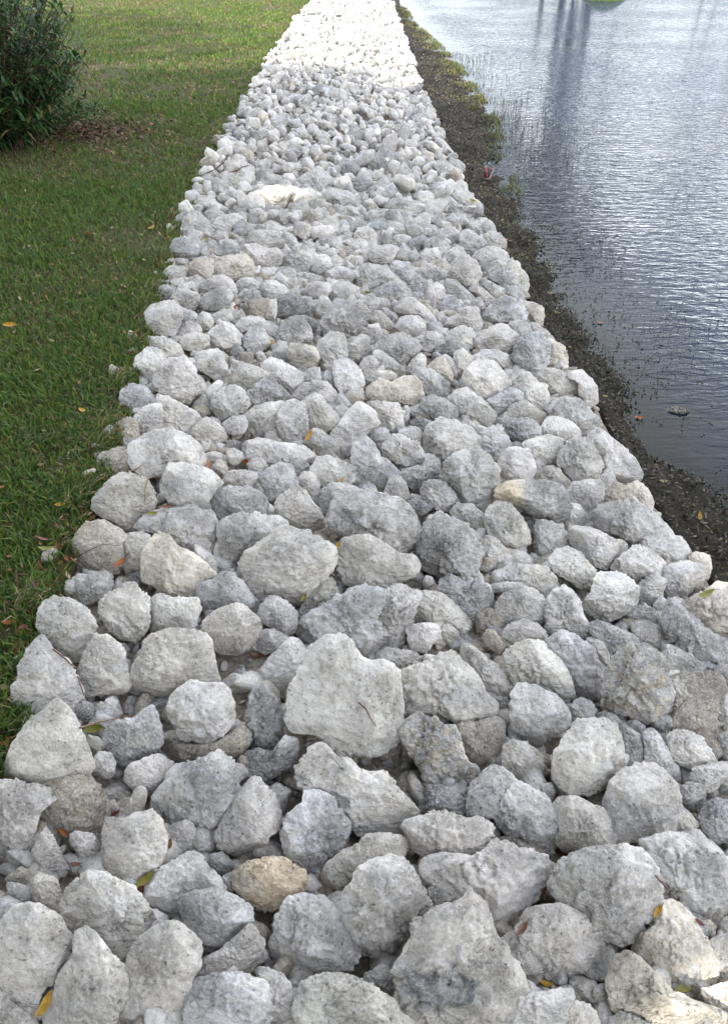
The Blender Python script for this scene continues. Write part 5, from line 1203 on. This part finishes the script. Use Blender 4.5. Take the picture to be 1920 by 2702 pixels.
def tree(name, loc, trunk_h, lean, centre, rad, n, size, pal, label, holes=(), tr=.22, seed=1):
    root = empty(name, loc); tag(root, label, 'tree')
    top = np.array(centre, float); pts = [(0, 0, -.1), (lean[0] * .3, lean[1] * .3, trunk_h * .5), (lean[0], lean[1], trunk_h), tuple(top)]
    v_, f_ = tube(pts, [tr, tr * .8, tr * .65, tr * .2], 10); mesh('trunk', v_, f_, BARK, parent=root)
    V_, F_, k = [], [], 0; r_ = np.random.default_rng(seed + 9)
    for i in range(9):
        a_ = 2 * math.pi * i / 9; e = np.array([math.cos(a_) * rad[0] * .7, math.sin(a_) * rad[1] * .7, rad[2] * r_.uniform(-.2, .5)]) + top
        v_, f_ = tube([pts[2], (np.array(pts[2]) + e) / 2 + (0, 0, .3), e], [tr * .4, tr * .25, tr * .08], 6); V_.append(v_); F_.append(f_ + k); k += len(v_)
    mesh('limb', np.concatenate(V_), np.concatenate(F_), BARK, parent=root)
    crown(root, top, np.array(rad), n, size, pal, holes, seed); return root
PG = [(.04, .08, .02), (.06, .11, .03), (.03, .06, .02)]
def shade_loc(gx, gy, h): k = h / SUND.z; return np.array([gx + SUND.x * k, gy + SUND.y * k, h])
for i, (gx, gy, h, rx, ry, nn) in enumerate([(-2.2, 7.0, 7.0, 4.6, 3.8, 15000), (-7.5, 13.5, 9.5, 5.0, 4.2, 5200), (.6, 1.6, 5.8, 4.3, 4.1, 18000), (4.5, 6.2, 9.0, 3.7, 3.7, 11000)]):
    c_ = shade_loc(gx, gy, h); bx, by = c_[0] - .4, c_[1] - .6
    tree('shade_tree', (bx, by, .1), h * .6, (.2, .3), (c_[0] - bx, c_[1] - by, h - .1), (rx, ry, 1.7), nn, .30, PG,
         ['broad shade tree whose shadow edge crosses the upper lawn', 'thin-crowned tree dappling the far lawn beyond the shrub', 'broad shade tree whose crown shades the near rocks', 'tallest shade tree, its shadow reaching the lake'][i], HOLES, seed=40 + i)
tree('added_sky_blocker', (1.5, -5.2, .0), .9, (0, 0), (0, 0, 1.35), (8.5, 1.3, 1.5), 15000, .26, PG, 'wide low evergreen behind the viewpoint, its dark mass shading the near rocks', HOLES, seed=77)  # unseen foliage added only to darken rock faces turned towards the camera
def across(px, dist, h, rad, label, seed, nl=650):
    r_ = ray(px, 250); r_ = r_ / np.hypot(r_[0], r_[1]) * dist
    tree('lakeside_tree', (r_[0], r_[1], -.2), h * .3, (0, 0), (0, 0, h * .5), (rad, rad, h * .5), nl, .55, [(.014, .018, .012), (.02, .022, .016)], label, seed=seed, tr=.05)
across(1500, 44, 11.5, 3.7, 'tall slim dark tree whose reflection makes the broadest dark band on the lake', 61, 2800)
across(1790, 52, 10.0, 3.0, 'slim tree across the lake reflected as a faint band right of the broad one', 62)
across(1900, 58, 12.0, 2.8, 'slim tree across the lake reflected nearest the right photo edge', 63)
print('individual rocks', len([o for o in bpy.data.objects if o.name.startswith('rock')]), 'stuff verts', nv)
